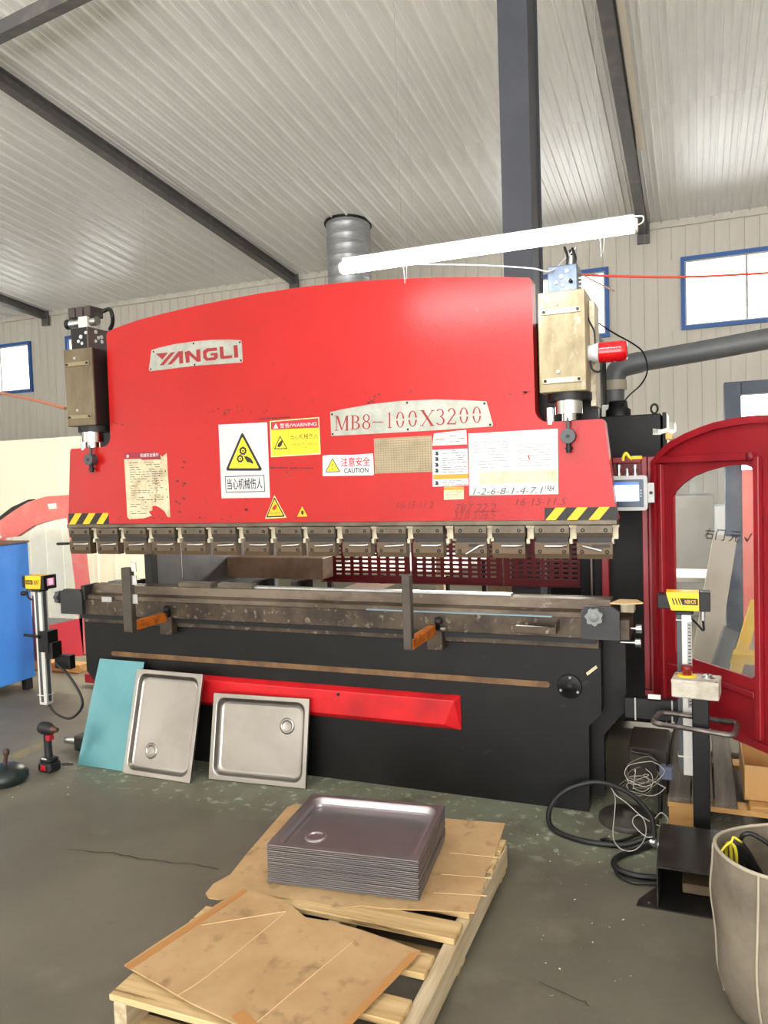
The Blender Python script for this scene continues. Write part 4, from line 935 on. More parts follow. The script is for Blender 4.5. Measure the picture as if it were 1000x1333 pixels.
# left guard: arched door standing beyond the blue cabinet
yl = 1.12
ld = MB(); T = .04
ld.prism(XZ([(0,688),(8,700),(27,698),(48,684),(70,677),(95,673),(130,672),(130,641),(95,644),(65,646),(42,653),(20,665),(4,677)], yl), yl-T, yl, PINK)
ld.build('guard_door', PBR, label='red arched guard door with glare in its colour, beyond the blue cabinet')
gl_ = bpy.context.scene.objects['guard_door.001'] if 'guard_door.001' in bpy.data.objects else None
MB().prism(XZ([(-14,700),(8,700),(8,860),(-14,870)], yl), yl-T, yl, PINK).build('stile', gl_)
MB().prism(XZ([(92,673),(108,673),(118,765),(130,850),(113,850),(103,765)], yl), yl-T, yl, PINK).build('stile', gl_)
MB().prism(XZ([(8,827),(112,803),(114,852),(8,862)], yl), yl-T, yl, mat('overlit_red_panel', rgb(216,62,62), .5)).build('lower_panel', gl_)  # overexposed brightness put into this red as well
MB().prism(XZ([(44,775),(49,775),(51,860),(46,860)], yl-.03), yl-.05, yl-.03, PINK).build('post', gl_)
MB().prism(XZ([(-8,690),(2,674),(20,660),(42,650),(42,653),(22,665),(4,678)], yl), yl-T, yl+.03, BLK2).build('rim_seal', gl_)
MB().prism(XZ([(8,700),(27,698),(48,684),(92,673),(104,765),(113,830),(8,850)], yl-.01), yl-.014, yl-.01, GLASSD).build('pane', gl_)
MB().prism(XZ([(62,656),(73,655),(74,662),(64,663)], yl-T), yl-T-.002, yl-T, TIN).build('label', gl_)
MB().bbox(-2.6, -1.5, yl-.02, yl+.02, .02, .09, REDF, .004).build('floor_rail', gl_)

# --- laser guard sensors on poles at both ends of the press line
def sensor(s):
    y = -.05
    if s > 0: lab = 'yellow and black laser guard sensor on a slotted pole above the push-button box'
    else: lab = 'yellow and black laser guard sensor with red display, on a pole beside the blue cabinet'
    x = P(892, 900, Y=y).x if s > 0 else P(57, 850, Y=y).x
    zt = .955 if s > 0 else .955; zb = .255
    r = empty('laser_sensor', (x, y, zb), lab, 'safety sensor', 'laser guard sensors')
    px0, px1 = x-.03, x+.03
    if s > 0:
        pl = MB().bbox(px0, px0+.02, y-.03, y+.03, zb+.02, zt, GREYD, .002).build('pole', r)
        MB().bbox(px0+.02, px1, y-.034, y+.03, zb, zt, mat('pole_alloy', rgb(214,212,206), .4, .3), .003).build('scale_face', pl)
        MB().box(px1-.018, px1-.001, y-.0352, y-.034, zb+.30, zt-.03, mat('ruler_grey', rgb(150,150,146), .5)).build('ruler', pl)
        for k in range(24): MB().box(px1-.014, px1-.004 if k % 4 else px1-.001, y-.0358, y-.0352, zb+.31+k*.015, zb+.314+k*.015, INK).build('scale_mark', pl)
    else:
        pl = MB().bbox(px0, px1, y-.03, y+.03, zb, zt, mat('pole_alloy', rgb(214,212,206)), .006).build('pole', r)
        MB().box(px0+.02, px1-.02, y-.031, y-.03, zb+.02, zt, GREYD).build('slot', pl)
        MB().box(px1, px1+.001, y-.012, y+.012, zb+.02, zt, GREYD).build('slot', pl)
    MB().bbox(x-.034, x+.034, y-.036, y+.034, zt, zt+.014, BLK2, .003).build('pole_cap', r)
    z0 = zt+.018; z1 = z0+.078
    if s > 0:
        xa = P(856, 780, Y=y-.03).x; xb = P(925, 780, Y=y-.03).x; xk = P(867, 775, Y=y-.03).x; xk2 = P(874, 792, Y=y-.03).x; xe = P(910, 780, Y=y-.03).x
        h = MB(); h.bbox(xa, xe, y-.028, y+.04, z0+.004, z1-.012, BLK2, .003); hd = h.build('head', r)
        h = MB(); h.prism([(xk,z1),(xe,z1),(xe,z0),(xk2,z0)], y-.034, y+.045, SENY); h.build('yellow_shell', hd, bevel=.003)
        MB().bbox(xe, xb, y-.036, y+.046, z0-.002, z1+.002, BLK2, .003).build('receiver', hd)
        zc = (z0+z1)/2
        MB().prism([(xk2+.035,zc+.014),(xe-.004,zc+.014),(xe-.004,zc-.014),(xk2+.045,zc-.014)], y-.0352, y-.034, INK).build('name_strip', hd)
        MB().text('SCHIEN', xk2+.055, xe-.012, zc-.008, zc+.008, y-.0357, SENY, flip=True, bold=.01).build('lettering', hd)
        for k in range(3): MB().prism([(xk2+.002+k*.012,zc+.014),(xk2+.007+k*.012,zc+.014),(xk2+.016+k*.012,zc-.014),(xk2+.011+k*.012,zc-.014)], y-.0352, y-.034, INK).build('stripe', hd)
        m = MB(); m.tube([(xb-.03,y,z0),(xb-.03,y,z0-.04),(xb-.028,y+.01,z0-.09),(xb-.05,y+.02,z0-.07),(x+.03,y+.0,z0-.04)], .005, BLK2, 8); m.cyl((xb-.03,y,z0),(xb-.03,y,z0-.045), .010, STEEL, 12); m.build('cable', r)
        MB().bbox(xa+.09, x+.04, y-.02, y+.03, z0-.016, z0+.004, BLK2, .002).build('bracket', r)
        # black arm fixing the pole to the machine
        m = MB(); m.bbox(1.615, x-.03, y+.0, y+.05, .475, .565, BLK2, .004); am_ = m.build('arm', r)
        q = P(852, 907, Y=y); MB().box(q.x-.026, q.x+.026, y-.002, y, q.z-.010, q.z+.010, TIN).build('label', am_)
        for px in (827, 875): q = P(px, 912, Y=y); MB().box(q.x-.003, q.x+.003, y-.003, y, .470, .57, WWIRE).build('cable_tie', am_)
        MB().box(px0-.002, px1+.002, y-.036, y+.032, .335, .34, TIN).build('band', r)
        MB().box(px0-.002, px1+.002, y-.036, y+.032, zt-.025, zt-.022, TIN).build('band', r)
    else:
        xa = P(28, 757, Y=y-.03).x; xb = P(54, 757, Y=y-.03).x; xk = P(33.5, 757, Y=y-.03).x
        h = MB(); h.bbox(xa, xb, y-.028, y+.05, z0+.004, z1-.002, BLK2, .003); hd = h.build('head', r)
        h = MB(); h.prism([(xk,z1),(xb,z1),(xb-.012,z0),(xk,z0)], y-.034, y+.055, SENY); h.build('yellow_shell', hd, bevel=.003)
        h = MB(); h.prism([(xb-.006,z0-.004),(xb+.024,z0-.004),(xb+.024,z1+.002),(xb+.002,z1+.002)], y-.036, y+.062, BLK2); h.build('bezel', hd, bevel=.003)
        h = MB(); h.box(xb+.024, xb+.0255, y-.012, y+.045, z0+.016, z1-.016, mat('violet_screen', rgb(190,160,190), .3)); dd = h.build('display', hd)
        MB().box(xb+.0256, xb+.027, y+.0, y+.032, z0+.022, z1-.020, LED).build('red_digits', hd)
        zc = (z0+z1)/2
        MB().box(xk+.004, xk+.06, y-.0352, y-.034, zc-.012, zc+.014, INK).build('name_strip', hd)
        MB().text('SCHIEN', xk+.010, xk+.054, zc-.006, zc+.008, y-.0357, SENY).build('lettering', hd)
        for k in range(3): MB().prism([(xk+.068+k*.014,zc-.013),(xk+.074+k*.014,zc-.013),(xk+.081+k*.014,zc+.014),(xk+.075+k*.014,zc+.014)], y-.0352, y-.034, INK if k < 2 else REDP).build('stripe', hd)
        MB().bbox(xa-.004, xa+.0, y-.02, y+.03, z0+.02, z1-.02, GREYD, .001).build('end_window', hd)
        m = MB(); m.tube([(xa+.03,y-.01,z0),(xa+.028,y-.02,z0-.03),(xa+.05,y-.02,z0-.065),(x-.03,y-.01,z0-.07)], .006, BLK2, 8); m.build('cable', r)
        MB().lathe((xa+.045,y-.03,z0-.03), (-1,0,0), [(0,.006),(.02,.006),(.022,.014),(.045,.014),(.05,.006),(.05,0)], BLK2, 12).build('thumb_knob', r)
        MB().bbox(xa+.04, xb-.03, y-.03, y+.03, z0-.02, z0, GREYD, .003).build('bracket', r)
        # clamp and arm to the machine
        zc = P(62, 835, Y=y).z
        MB().bbox(x+.0, x+.075, y-.04, y+.05, zc-.06, zc+.07, BLK2, .004).build('pole_clamp', r)
        MB().bbox(x+.04, x+.10, y-.03, y+.05, zc-.10, zc+.0, BLK2, .004).build('pole_clamp', r)
        q = P(42, 824, Y=y); m = MB(); m.tube([(x+.02,y-.045,q.z-.01),(x-.03,y-.05,q.z-.006),(q.x,y-.06,q.z)], .009, BLK2, 8, smooth_path=False); m.build('clamp_lever', r)
        MB().bbox(x+.06, -1.615, y+.02, y+.07, .475, .56, BLK2, .004).build('arm', r)
        pts = [P(a, b, Y=yy) for a, b, yy in ((72,862,-.05),(90,880,-.07),(105,905,-.08),(106,922,-.08),(92,935,-.07),(75,930,-.06),(64,918,-.05))]
        m = MB(); m.tube(pts, .008, RUB, 8); m.build('loop_cable', r)
        MB().box(px0-.002, px1+.002, y-.036, y+.032, zb+.06, zb+.064, TIN).build('band', r)
sensor(1); sensor(-1)

# --- foot pedal station: hood, post, handle ring, push-button box
fy = -.22; fx = P(913, 1000, Y=fy).x
ps = empty('pedal_station', (fx, fy, 0), 'black foot-pedal station with post, handle ring and grey push-button box', 'pedal control')
q0 = P(902, 1000, Y=fy-.03).x; q1 = P(924.5, 1000, Y=fy-.03).x
zb_ = P(906, 905, Y=fy-.06).z
MB().bbox(q0, q1, fy-.035, fy+.03, .008, zb_-.014, BLK2, .004).build('post', ps)
MB().bbox(fx-.10, fx+.10, fy-.12, fy+.10, 0, .008, BLK, .002).build('base_plate', ps)
RB = Matrix.Translation((fx-.013, fy-.01, 0)) @ Matrix.Rotation(R(-6), 4, 'Z')
m = MB(); m.bbox(-.09, .088, -.062, .062, zb_-.014, zb_+.056, mat('grimy_grey_plastic', rgb(190,184,170), .6, 0, rgb(160,150,134), 12, .45, .65), .004, RB); bx_ = m.build('button_box', ps)
m = MB(); m.bbox(-.091, .089, -.063, .063, zb_+.044, zb_+.060, MATS['grimy_grey_plastic'], .003, RB); m.build('lid', bx_)
zt_ = zb_+.060
def onb(x, y): return RB @ Vector((x, y, zt_))
m = MB(); m.lathe(onb(-.038,.012), (0,0,1), [(0,.038),(.004,.038),(.005,.018),(.005,0)], SENY, 24); m.build('emergency_ring', bx_)
m = MB(); m.lathe(onb(-.038,.012), (0,0,1), [(.005,.017),(.018,.017),(.02,.022),(.038,.025),(.044,.021),(.044,0)], ESTOP, 20); m.build('emergency_stop', bx_)
m = MB(); m.lathe(onb(.042,.012), (0,0,1), [(0,.027),(.004,.026),(.005,.018),(.012,.017),(.013,.012),(.013,0)], STEEL, 20); m.build('selector_button', bx_)
m = MB(); m.lathe(onb(.042,.012), (0,0,1), [(.013,.005),(.015,.004),(.015,0)], BLK2, 10); m.build('selector_mark', bx_)
for a in (-.08,.078): MB().lathe(onb(a,-.052 if a > 0 else .03), (0,0,1), [(0,.004),(.002,.004),(.002,0)], BLK2, 8).build('screw', bx_)
c4 = [P(849,941,Z=.53), P(860,927,Z=.53), P(961,941,Z=.53), P(956,958,Z=.53)]
pts = []
for i in range(4):
    p, a, b = c4[i], c4[i-1], c4[(i+1) % 4]; u = (a-p).normalized()*.025; v = (b-p).normalized()*.025
    pts += [p+u, p+u*.3+v*.3, p+v]
m = MB(); m.tube(pts, .0115, mat('worn_pipe', rgb(96,88,84), .35, .7, rgb(140,130,124), 14), 12, smooth_path=False, closed=True); m.build('handle_ring', ps)
# pedal hood
hx0, hx1, hy0, hy1, hh = 1.775, 2.06, -.72, -.36, .155
BP = mat('scuffed_black_sheet', rgb(44,42,40), .35, .3, rgb(70,66,60), 8, .5, .7)
MB().prism([(hx0-.07,hy0-.01),(hx1+.02,hy0-.01),(hx1+.02,hy1+.20),(hx0-.0,hy1+.20),(hx0-.0,hy0+.16),(hx0-.065,hy0+.03)], 0, .005, BP, 'Z').build('pedal_base', ps)
hd = MB(); hd.prism([(hy0,hh),(hy1,hh-.0),(hy1+.06,.10),(hy1+.06,.006),(hy1+.055,.006),(hy1+.055,.098),(hy1-.002,hh-.005),(hy0,hh-.005)], hx0, hx1, BP, 'X'); h = hd.build('pedal_hood', ps)
for x in (hx0, hx1-.005): MB().prism([(hy0,.006),(hy1+.055,.006),(hy1+.055,.098),(hy1-.002,hh-.005),(hy0,hh-.005)], x, x+.005, BP, 'X').build('side_plate', h)
MB().bbox(1.86, 1.99, -.66, -.44, .04, .075, mat('brown_pedal', rgb(90,74,54), .6), .004).build('pedal', h)
MB().bbox(1.88, 1.97, -.60, -.46, .008, .04, mat('brown_pedal', rgb(90,74,54)), .004).build('pedal_block', h)
MB().bbox(1.90, 1.95, -.58, -.5, .075, .12, BLK2, .004).build('switch', h)
MB().bbox(fx-.03, fx+.03, hy1+.05, fy-.03, .005, .03, BLK, .003).build('link', ps)

# --- cables on the floor
def cz(mb, pts, r, m): 
    return mb.tube([(p[0], p[1], max(p[2], r+.002)) for p in pts], r, m, 10)
def cp(x, y): return (700+x/5.556, 960+y/5.556)
L = [(845,735),(838,650),(815,560),(700,430),(540,345),(380,325),(200,385),(95,500),(85,620),(160,720),(300,790),(460,800),(640,775),(800,720),(850,690)]
pts = []
for x, y in L:
    px, py = cp(x, y); t = (py-1018)/(1104-1018); yy = -.06+t*(-.32+.06)
    pts.append(P(px, py, Y=yy))
cz(MB(), pts, .0115, RUB).build('hose', label='thick black hose looping up against the bed foot', cat='hose')
pts = [P(*cp(x, y), Z=.014) for x, y in ((830,775),(700,820),(580,865),(552,915),(600,965),(720,1000),(880,1015))]
cz(MB(), pts, .012, RUB).build('cable', label='black cable running on the floor into the pedal hood', cat='cable')
pts = [P(*cp(x, y), Z=.010) for x, y in ((555,925),(580,990),(680,1045),(800,1055),(880,1055))]
cz(MB(), pts, .007, RUB).build('cable', label='thinner black cable lying beside the pedal cable', cat='cable')
pts = [P(*cp(x, y), Z=.008) for x, y in ((455,740),(500,735),(540,755),(640,735),(740,690),(790,650))]
cz(MB(), pts, .006, RUB).build('cable', label='short black cable inside the hose loop', cat='cable')
q = P(*cp(850,760), Z=.03); d_ = (P(*cp(930,800), Z=.03)-q)
m = MB(); m.lathe(q, d_, [(-.03,.02),(0,.02),(0,.016),(.02,.018),(.022,.021),(.035,.021),(.037,.013),(.07,.013),(.07,.009),(.085,.009),(.085,0)], STEEL, 16); m.build('plug_connector', label='bright metal plug connector at the hose end', cat='connector')
def air(L, y0, y1, ztop=None):
    o = []
    ys_ = [v for _, v in L]; lo, hi = min(ys_), max(ys_)
    for x, y in L:
        px, py = cp(x, y); t = (y-lo)/(hi-lo+1e-6); o.append(P(px, py, Y=y0+(y1-y0)*t))
    return o
wl = ['white wire hanging in a long loop beside the hose', 'white wire sagging from the hose top to the plug', 'white wire coiled on the floor by the plug']
Lw = [[(550,400),(562,450),(556,560),(545,680),(560,760),(620,815),(700,815),(760,760),(785,680),(770,600),(730,560),(690,590),(700,640),(780,715),(835,720)],
      [(520,330),(560,410),(640,470),(740,560),(825,615)],
      [(845,590),(890,545),(930,570),(945,610),(900,640),(860,632)]]
for i, L in enumerate(Lw): cz(MB(), air(L, *((-.05,-.37),(-.03,-.17),(-.10,-.18))[i]), .0022, WWIRE).build('wire', label=wl[i], cat='wire', group='loose wires')
rr = random.Random(21)
for i in range(9):
    L = []; x, y = rr.uniform(620,760), rr.uniform(240,330)
    cx, cy, rx, ry = rr.uniform(690,790), rr.uniform(230,390), rr.uniform(60,150), rr.uniform(30,100)
    a0 = rr.uniform(0,360)
    for k in range(9): a = R(a0+k*rr.uniform(34,46)); L.append((cx+rx*math.cos(a), cy+ry*math.sin(a)))
    cz(MB(), air(L, .02+.01*i, -.05), .0016, WWIRE if i < 4 else mat('grey_wire', rgb(120,114,100), .7)).build('wire', label='thin wire in the tangle behind the hose' , cat='wire', group='tangled wires behind the hose')
# black floor plate, box and round base under the machine end
MB().bbox(1.60, 1.78, .30, .62, 0, .22, mat('dark_brown_box', rgb(58,50,42), .6, 0, rgb(44,38,34), 6), .006).build('steel_box', label='dark brown steel box on the floor beyond the hose loop', cat='box')
m = MB(); q = P(*cp(600,640), Z=0); m.lathe((q.x+.03,q.y+.06,0), (0,0,1), [(0,.13),(.02,.13),(.025,.125),(.025,.03),(.05,.028),(.05,0)], mat('grey_base', rgb(70,66,60), .5, .3), 28); m.build('round_base', label='round dark metal stand base on the floor by the bed foot', cat='base')
m = MB(); m.tube([P(822,978,Y=.25),P(850,985,Y=.25),P(858,1000,Y=.2),P(860,1040,Y=.1),P(858,1080,Y=.0)], .010, RUB, 8); m.build('cable', label='black cable hanging down beside the tangled wires', cat='cable')
q = P(868, 1005, Y=.05); m = MB(); m.bbox(q.x-.03,q.x+.03,.02,.08,q.z-.03,q.z+.03, mat('blue_grey_plug', rgb(90,96,116), .5), .008); m.tube([(q.x,.05,q.z+.03),(q.x+.03,.05,q.z+.18),(q.x+.05,.06,.47)], .004, BLK2, 6); m.build('plug', label='blue-grey plug hanging on a thin cord from the sensor arm', cat='plug')
# ------------------------------------------------------------------ lamp, pipes and services
ly = -.5
xa = P(447, 350, Y=ly).x; xb = P(826, 293, Y=ly).x; lz = (P(447, 350, Y=ly).z+P(826, 293, Y=ly).z)/2
lamp = empty('tube_lamp', ((xa+xb)/2, ly, lz), 'lit white fluorescent tube lamp hanging above the red ram', 'lamp')
m = MB(); m.cyl((xa,ly,lz), (xb,ly,lz), .026, TUBE, 16); m.build('tube', lamp)
MB().bbox(xa, xb, ly-.016, ly+.016, lz+.025, lz+.04, TIN, .003).build('batten', lamp)
for x in (xa, xb): s_ = -1 if x == xa else 1; MB().cyl((x,ly,lz), (x+s_*.012,ly,lz), .025, TIN, 16).build('end_cap', lamp)
for x in (xa+.28, xb-.12):
    m = MB(); m.tube([(x,ly,lz+.03),(x+.02,ly,lz+.09),(x-.01,ly+.01,lz+.2),(x,ly,roofz(ly)-.01)], .0007, GREY, 5); m.build('hanging_wire', lamp)
m = MB(); q = P(824,300,Y=ly); m.tube([(xb+.01,ly,lz),(xb+.03,ly,lz+.01),(xb+.03,ly,lz+.03),(xb,ly,lz+.035)], .003, TIN, 6); m.build('hook', lamp)
# lamp flex across to the right valve block
m = MB(); m.tube([P(540,344,Y=-.2),P(620,345,Y=-.15),P(690,349,Y=-.1),P(716,353,Y=-.06),P(735,338,Y=.05),P(750,322,Y=.05)], .0035, GREY, 8); m.build('lamp_flex', lamp)
# three added tube lamps with reflectors, unseen, brighten the rear bay and partition
for (x0, x1, y0, z0, lab, st) in ((-3.4, -2.2, 2.85, 1.95, 'added unseen tube lamp brightening the cream partition in the rear bay', 150), (.75, 1.75, 3.3, 1.88, 'added unseen tube lamp brightening the rear bay beside the white work table', 220), (-.5, .5, 2.75, 1.85, 'added unseen tube lamp brightening the rear bay low behind the red ram', 130)):
    l2 = empty('tube_lamp', ((x0+x1)/2, y0, z0), lab, 'lamp')
    MB().cyl((x0,y0,z0), (x1,y0,z0), .026, mat('added_tube_%d' % st, rgb(255,255,255), emit=(1,.95,.82,1), estr=st), 16).build('tube', l2)
    MB().prism([(y0-.11,z0-.01),(y0-.04,z0+.05),(y0+.04,z0+.05),(y0+.11,z0-.01),(y0+.11,z0),(y0+.045,z0+.06),(y0-.045,z0+.06),(y0-.11,z0)], x0-.02, x1+.02, TIN, 'X').build('reflector', l2)
    for x in (x0+.2, x1-.2): MB().cyl((x,y0,z0+.05), (x,y0,roofz(y0)-.01), .0007, GREY, 6).build('hanging_wire', l2)
# round duct to the roof
c = roofpt(453, 291); rad = .5*57/F*((c-CAM).dot(FW))
r = empty('roof_duct', (c.x, c.y, 2.0), 'round galvanised exhaust duct rising through the ribbed roof', 'duct')
prof = []; h = 0; H_ = roofz(c.y)+.05-2.0
while h < H_: prof += [(h, rad), (h+.012, rad+.006), (h+.024, rad)]; h += .16
prof.append((H_, rad))
MB().lathe((c.x,c.y,2.0), (0,0,1), prof, GALV, 36).build('duct_pipe', r)
m = MB(); n = 36; vs = []
for rr_, dz_ in ((rad+.004,-.02),(rad+.03,-.012),(rad+.03,.01)):
    for i in range(n): t = 2*math.pi*i/n; x_, y_ = c.x+rr_*math.cos(t), c.y+rr_*math.sin(t); vs.append((x_, y_, roofz(y_)-.02+dz_))
m.add(vs, [(k*n+i, k*n+(i+1) % n, (k+1)*n+(i+1) % n, (k+1)*n+i) for k in range(2) for i in range(n)], BLK2, True); m.build('roof_collar', r)
# legs carrying the duct hood (hidden behind the ram)
for dx_, dy_ in ((-.2,-.2),(.2,-.2),(-.2,.2),(.2,.2)): MB().box(c.x+dx_-.02, c.x+dx_+.02, c.y+dy_-.02, c.y+dy_+.02, 0, 2.02, BEAM).build('leg', r)
# grey exhaust pipe with elbow
yp = 1.5
pts = [P(1040, 433, Y=yp), P(1000, 441, Y=yp), P(920, 456, Y=yp), P(835, 471, Y=yp), P(808, 479, Y=yp), P(800, 495, Y=yp), P(799, 520, Y=yp), P(799, 560, Y=yp)]
r = empty('exhaust_pipe', (pts[-1].x, yp, 0), 'grey exhaust pipe with an elbow running past the red beacon', 'pipe')
m = MB(); m.tube(pts[:5], .062, PIPEG, 20); m.build('straight_pipe', r)
m = MB(); m.tube(pts[3:], .066, PIPEG, 20); m.build('elbow', r)
m = MB(); m.cyl((pts[-1].x,yp,0), (pts[-1].x,yp,pts[-1].z+.05), .066, PIPEG, 20); m.build('riser', r)
m = MB(); q = P(808, 500, Y=yp-.06); m.cyl((pts[5].x,yp,q.z-.03), (pts[5].x,yp,q.z+.03), .074, mat('tan_collar', rgb(150,140,122), .5), 20); m.build('collar', r)
# red beacon on the right cylinder
q = P(772, 460, Y=.0); bz = q.z; b0 = crx+.104
bc = empty('warning_beacon', (b0, 0, bz-.05), 'red warning beacon lying sideways on the tan cylinder cover', 'beacon')
xa = P(766, 460, Y=0).x; xm = P(780, 460, Y=0).x; xe = P(817, 458, Y=0).x
m = MB(); m.lathe((b0,0,bz), (1,0,0), [(0,.036),(xm-b0-.02,.04),(xm-b0,.046),(xm-b0,0)], GREY, 24); m.build('base', bc)
m = MB(); n_ = 9; prof = [(xm-b0,.043)]
for i in range(n_): t = xm-b0+(xe-xm)*.85*i/n_; prof += [(t+.002,.046),(t+(xe-xm)*.85/n_*.6,.046),(t+(xe-xm)*.85/n_*.8,.0445)]
prof += [(xe-b0-.006,.043),(xe-b0,.034),(xe-b0,0)]
m.lathe((b0,0,bz), (1,0,0), prof, REDG, 24); m.build('lens', bc)
m = MB(); m.tube([(b0+.01,-.02,bz-.035),(b0+.02,-.03,bz-.075),(b0+.05,-.02,bz-.085),(b0+.06,0,bz-.04)], .005, BLK2, 8); m.tube([(b0+.03,.0,bz+.035),(b0+.025,.01,bz+.10),(b0+.0,.02,bz+.16),(b0-.005,.02,bz+.23)], .004, BLK2, 8); m.build('cord', bc)
# wires and copper line
m = MB(); m.tube([P(750,357,Y=.1),P(800,359.5,Y=.3),P(890,360.5,Y=.5),P(971,357,Y=.7),P(1010,354.5,Y=.8)], .006, REDW, 8); m.build('red_hose', label='thin red air hose strung from the blue-grey valve block past the window', cat='hose')
m = MB(); m.tube([P(752,354,Y=.05),P(772,365,Y=.05),P(800,379,Y=.05)], .004, mat('brown_wire', rgb(120,96,80), .6), 6); m.build('wire', label='stiff brown wire poking out of the blue-grey valve block', cat='wire')
m = MB(); m.tube([P(780,421,Y=.25),P(800,434,Y=.3),P(825,448,Y=.4),P(838,460,Y=.45),P(843,482,Y=.5),P(835,500,Y=.6),P(818,516,Y=.8),P(808,530,Y=1.1)], .004, BLK2, 6); m.build('wire', label='thin black wire looping over the grey exhaust pipe', cat='wire')
m = MB(); m.tube([P(85,531.5,Y=.05),P(50,522,Y=.15),P(0,511,Y=.3),P(-60,495,Y=.5)], .010, COPPER, 8); m.build('copper_line', label='copper-coloured line running off from the brown cylinder cover', cat='pipe')

# ------------------------------------------------------------------ trays, film sheet
TW, TD, TH = .565, .45, .03
def tray_mesh(mat_, mirror=False, skirt=.016, dp=.03):
    m = MB(); n = 5
    def loop(ix, iy, r, z): return [(x, y, z) for x, y in rrect(-TW/2+ix, TW/2-ix, -TD/2+iy, TD/2-iy, max(r,.0015), n)]
    loops = [loop(0,0,.004,-skirt), loop(0,0,.004,-.0012), loop(.0015,.0015,.004,0), loop(.021,.021,.045,0), loop(.0245,.0245,.044,-.05*dp), loop(.028,.028,.043,-.22*dp), loop(.036,.036,.041,-.74*dp), loop(.043,.043,.038,-.93*dp), loop(.054,.054,.032,-dp)]
    N = len(loops[0]); vs = [v for l in loops for v in l]
    # hard-edged outer part, smooth basin part
    for k in range(len(loops)-1):
        m.add(loops[k]+loops[k+1], [(i, (i+1) % N, N+(i+1) % N, N+i) for i in range(N)], mat_, k >= 3)
    m.add(loops[-1], [tuple(range(N))], mat_)
    cx, cy = (-.15, -.075) if not mirror else (-.15, .075)
    m.lathe((cx,cy,-dp), (0,0,1), [(0,.043),(.0025,.041),(.005,.037),(.006,.033),(.005,.029),(.0015,.0265),(.001,.024),(.001,0)], mat_, 28)
    # small locating lugs at the rim corners
    return m
tm = tray_mesh(SHEETP, skirt=.0032).build('steel_tray', origin=(0,0,0)); tdat = tm.data; bpy.data.objects.remove(tm)
low = []
for k in range(4): tm = tray_mesh(SHEETP, skirt=.0032, dp=.0065+.0068*k).build('steel_tray', origin=(0,0,0)); low.append(tm.data); bpy.data.objects.remove(tm)
ORD = 'second third fourth fifth sixth seventh eighth ninth tenth eleventh twelfth thirteenth fourteenth fifteenth sixteenth seventeenth eighteenth nineteenth twentieth'.split()
NT = 21; pitch = .0068; base_z = .1365; ang_ = R(6)
ct = Vector((.727, -.986))
for k in range(NT):
    o = bpy.data.objects.new('steel_tray', low[k] if k < 4 else tdat); COL.objects.link(o)
    o.location = (ct.x+random.uniform(-.002,.002), ct.y+random.uniform(-.002,.002), base_z+.0065+k*pitch); o.rotation_euler = (0,0,ang_+random.uniform(-.003,.003))
    if k == NT-1: tag(o, 'violet-grey steel sink tray on top of the stack on cardboard', 'tray', 'stacked steel trays')
    elif k == 0: tag(o, 'bottom steel tray of the stack, resting on the cardboard', 'tray', 'stacked steel trays')
    else: tag(o, 'steel sink tray, %s from the top of the stack on cardboard' % ORD[NT-2-k], 'tray', 'stacked steel trays')
def lean(data, name, BL, BR, tilt, w_, d_, rot, label, cat, group=None):
    """stand a sheet-like mesh on the edge BL-BR, tilted back"""
    ex = (BR-BL).normalized(); back = Vector((-ex.y, ex.x, 0)); ey = Vector((0,0,1))*math.cos(tilt)+back*math.sin(tilt); ez = ex.cross(ey)
    M = Matrix((ex, ey, ez)).transposed().to_4x4(); M.translation = (BL+BR)/2+ey*(d_/2)
    o = bpy.data.objects.new(name, data); COL.objects.link(o); o.matrix_world = M @ Matrix.Rotation(rot, 4, 'Z'); tag(o, label, cat, group); return o
s1 = tray_mesh(SHEET).build('steel_tray', origin=(0,0,0)); sd = s1.data; bpy.data.objects.remove(s1)
s2 = tray_mesh(SHEET, True).build('steel_tray', origin=(0,0,0)); sd2 = s2.data; bpy.data.objects.remove(s2)
up = Vector((0,0,.004))
BL = P(272,1015,Z=0); BR = P(397,1028,Z=0)
lean(sd, 'steel_tray', BL+up, BR+up, R(12), TW, TD, math.pi, 'landscape steel sink tray leaning on the red cover, drain ring at top', 'tray', 'leaning steel trays')
BL = P(164,1008,Z=0); BR = P(242,1020,Z=0)
t2 = lean(sd2, 'steel_tray', BL+up, BR+up, R(16), TD, TW, R(90), 'bright portrait steel sink tray leaning beside the teal sheet, drain ring low', 'tray', 'leaning steel trays')
# teal film-covered blank
a = P(101,996,Z=0); b = P(160,1005,Z=0); w_ = (b-a).length; dz_ = .60
m = MB(); nx, ny = 12, 20; vs = []
for j in range(ny+1):
    for i in range(nx+1):
        x = (i/nx-.5)*w_; y = (j/ny-.5)*dz_; vs.append((x, y, .0015*math.sin(5*x/w_+3)+.0012*math.sin(9*y/dz_)))
m.add(vs, [(j*(nx+1)+i, j*(nx+1)+i+1, (j+1)*(nx+1)+i+1, (j+1)*(nx+1)+i) for j in range(ny) for i in range(nx)], TEAL, False)
ob = m.build('film_sheet', origin=(0,0,0)); fd = ob.data; bpy.data.objects.remove(ob)
o = lean(fd, 'film_sheet', a+up, b+up, R(21), w_, dz_, 0, 'flat sheet blank covered in teal protective film, leaning on the bed', 'metal sheet')
sd_ = o.modifiers.new('solid', 'SOLIDIFY'); sd_.thickness = .002
# sheet ends stacked behind the film sheet / portrait tray
BL = P(158,1005,Z=0); BR = P(190,1009,Z=0)

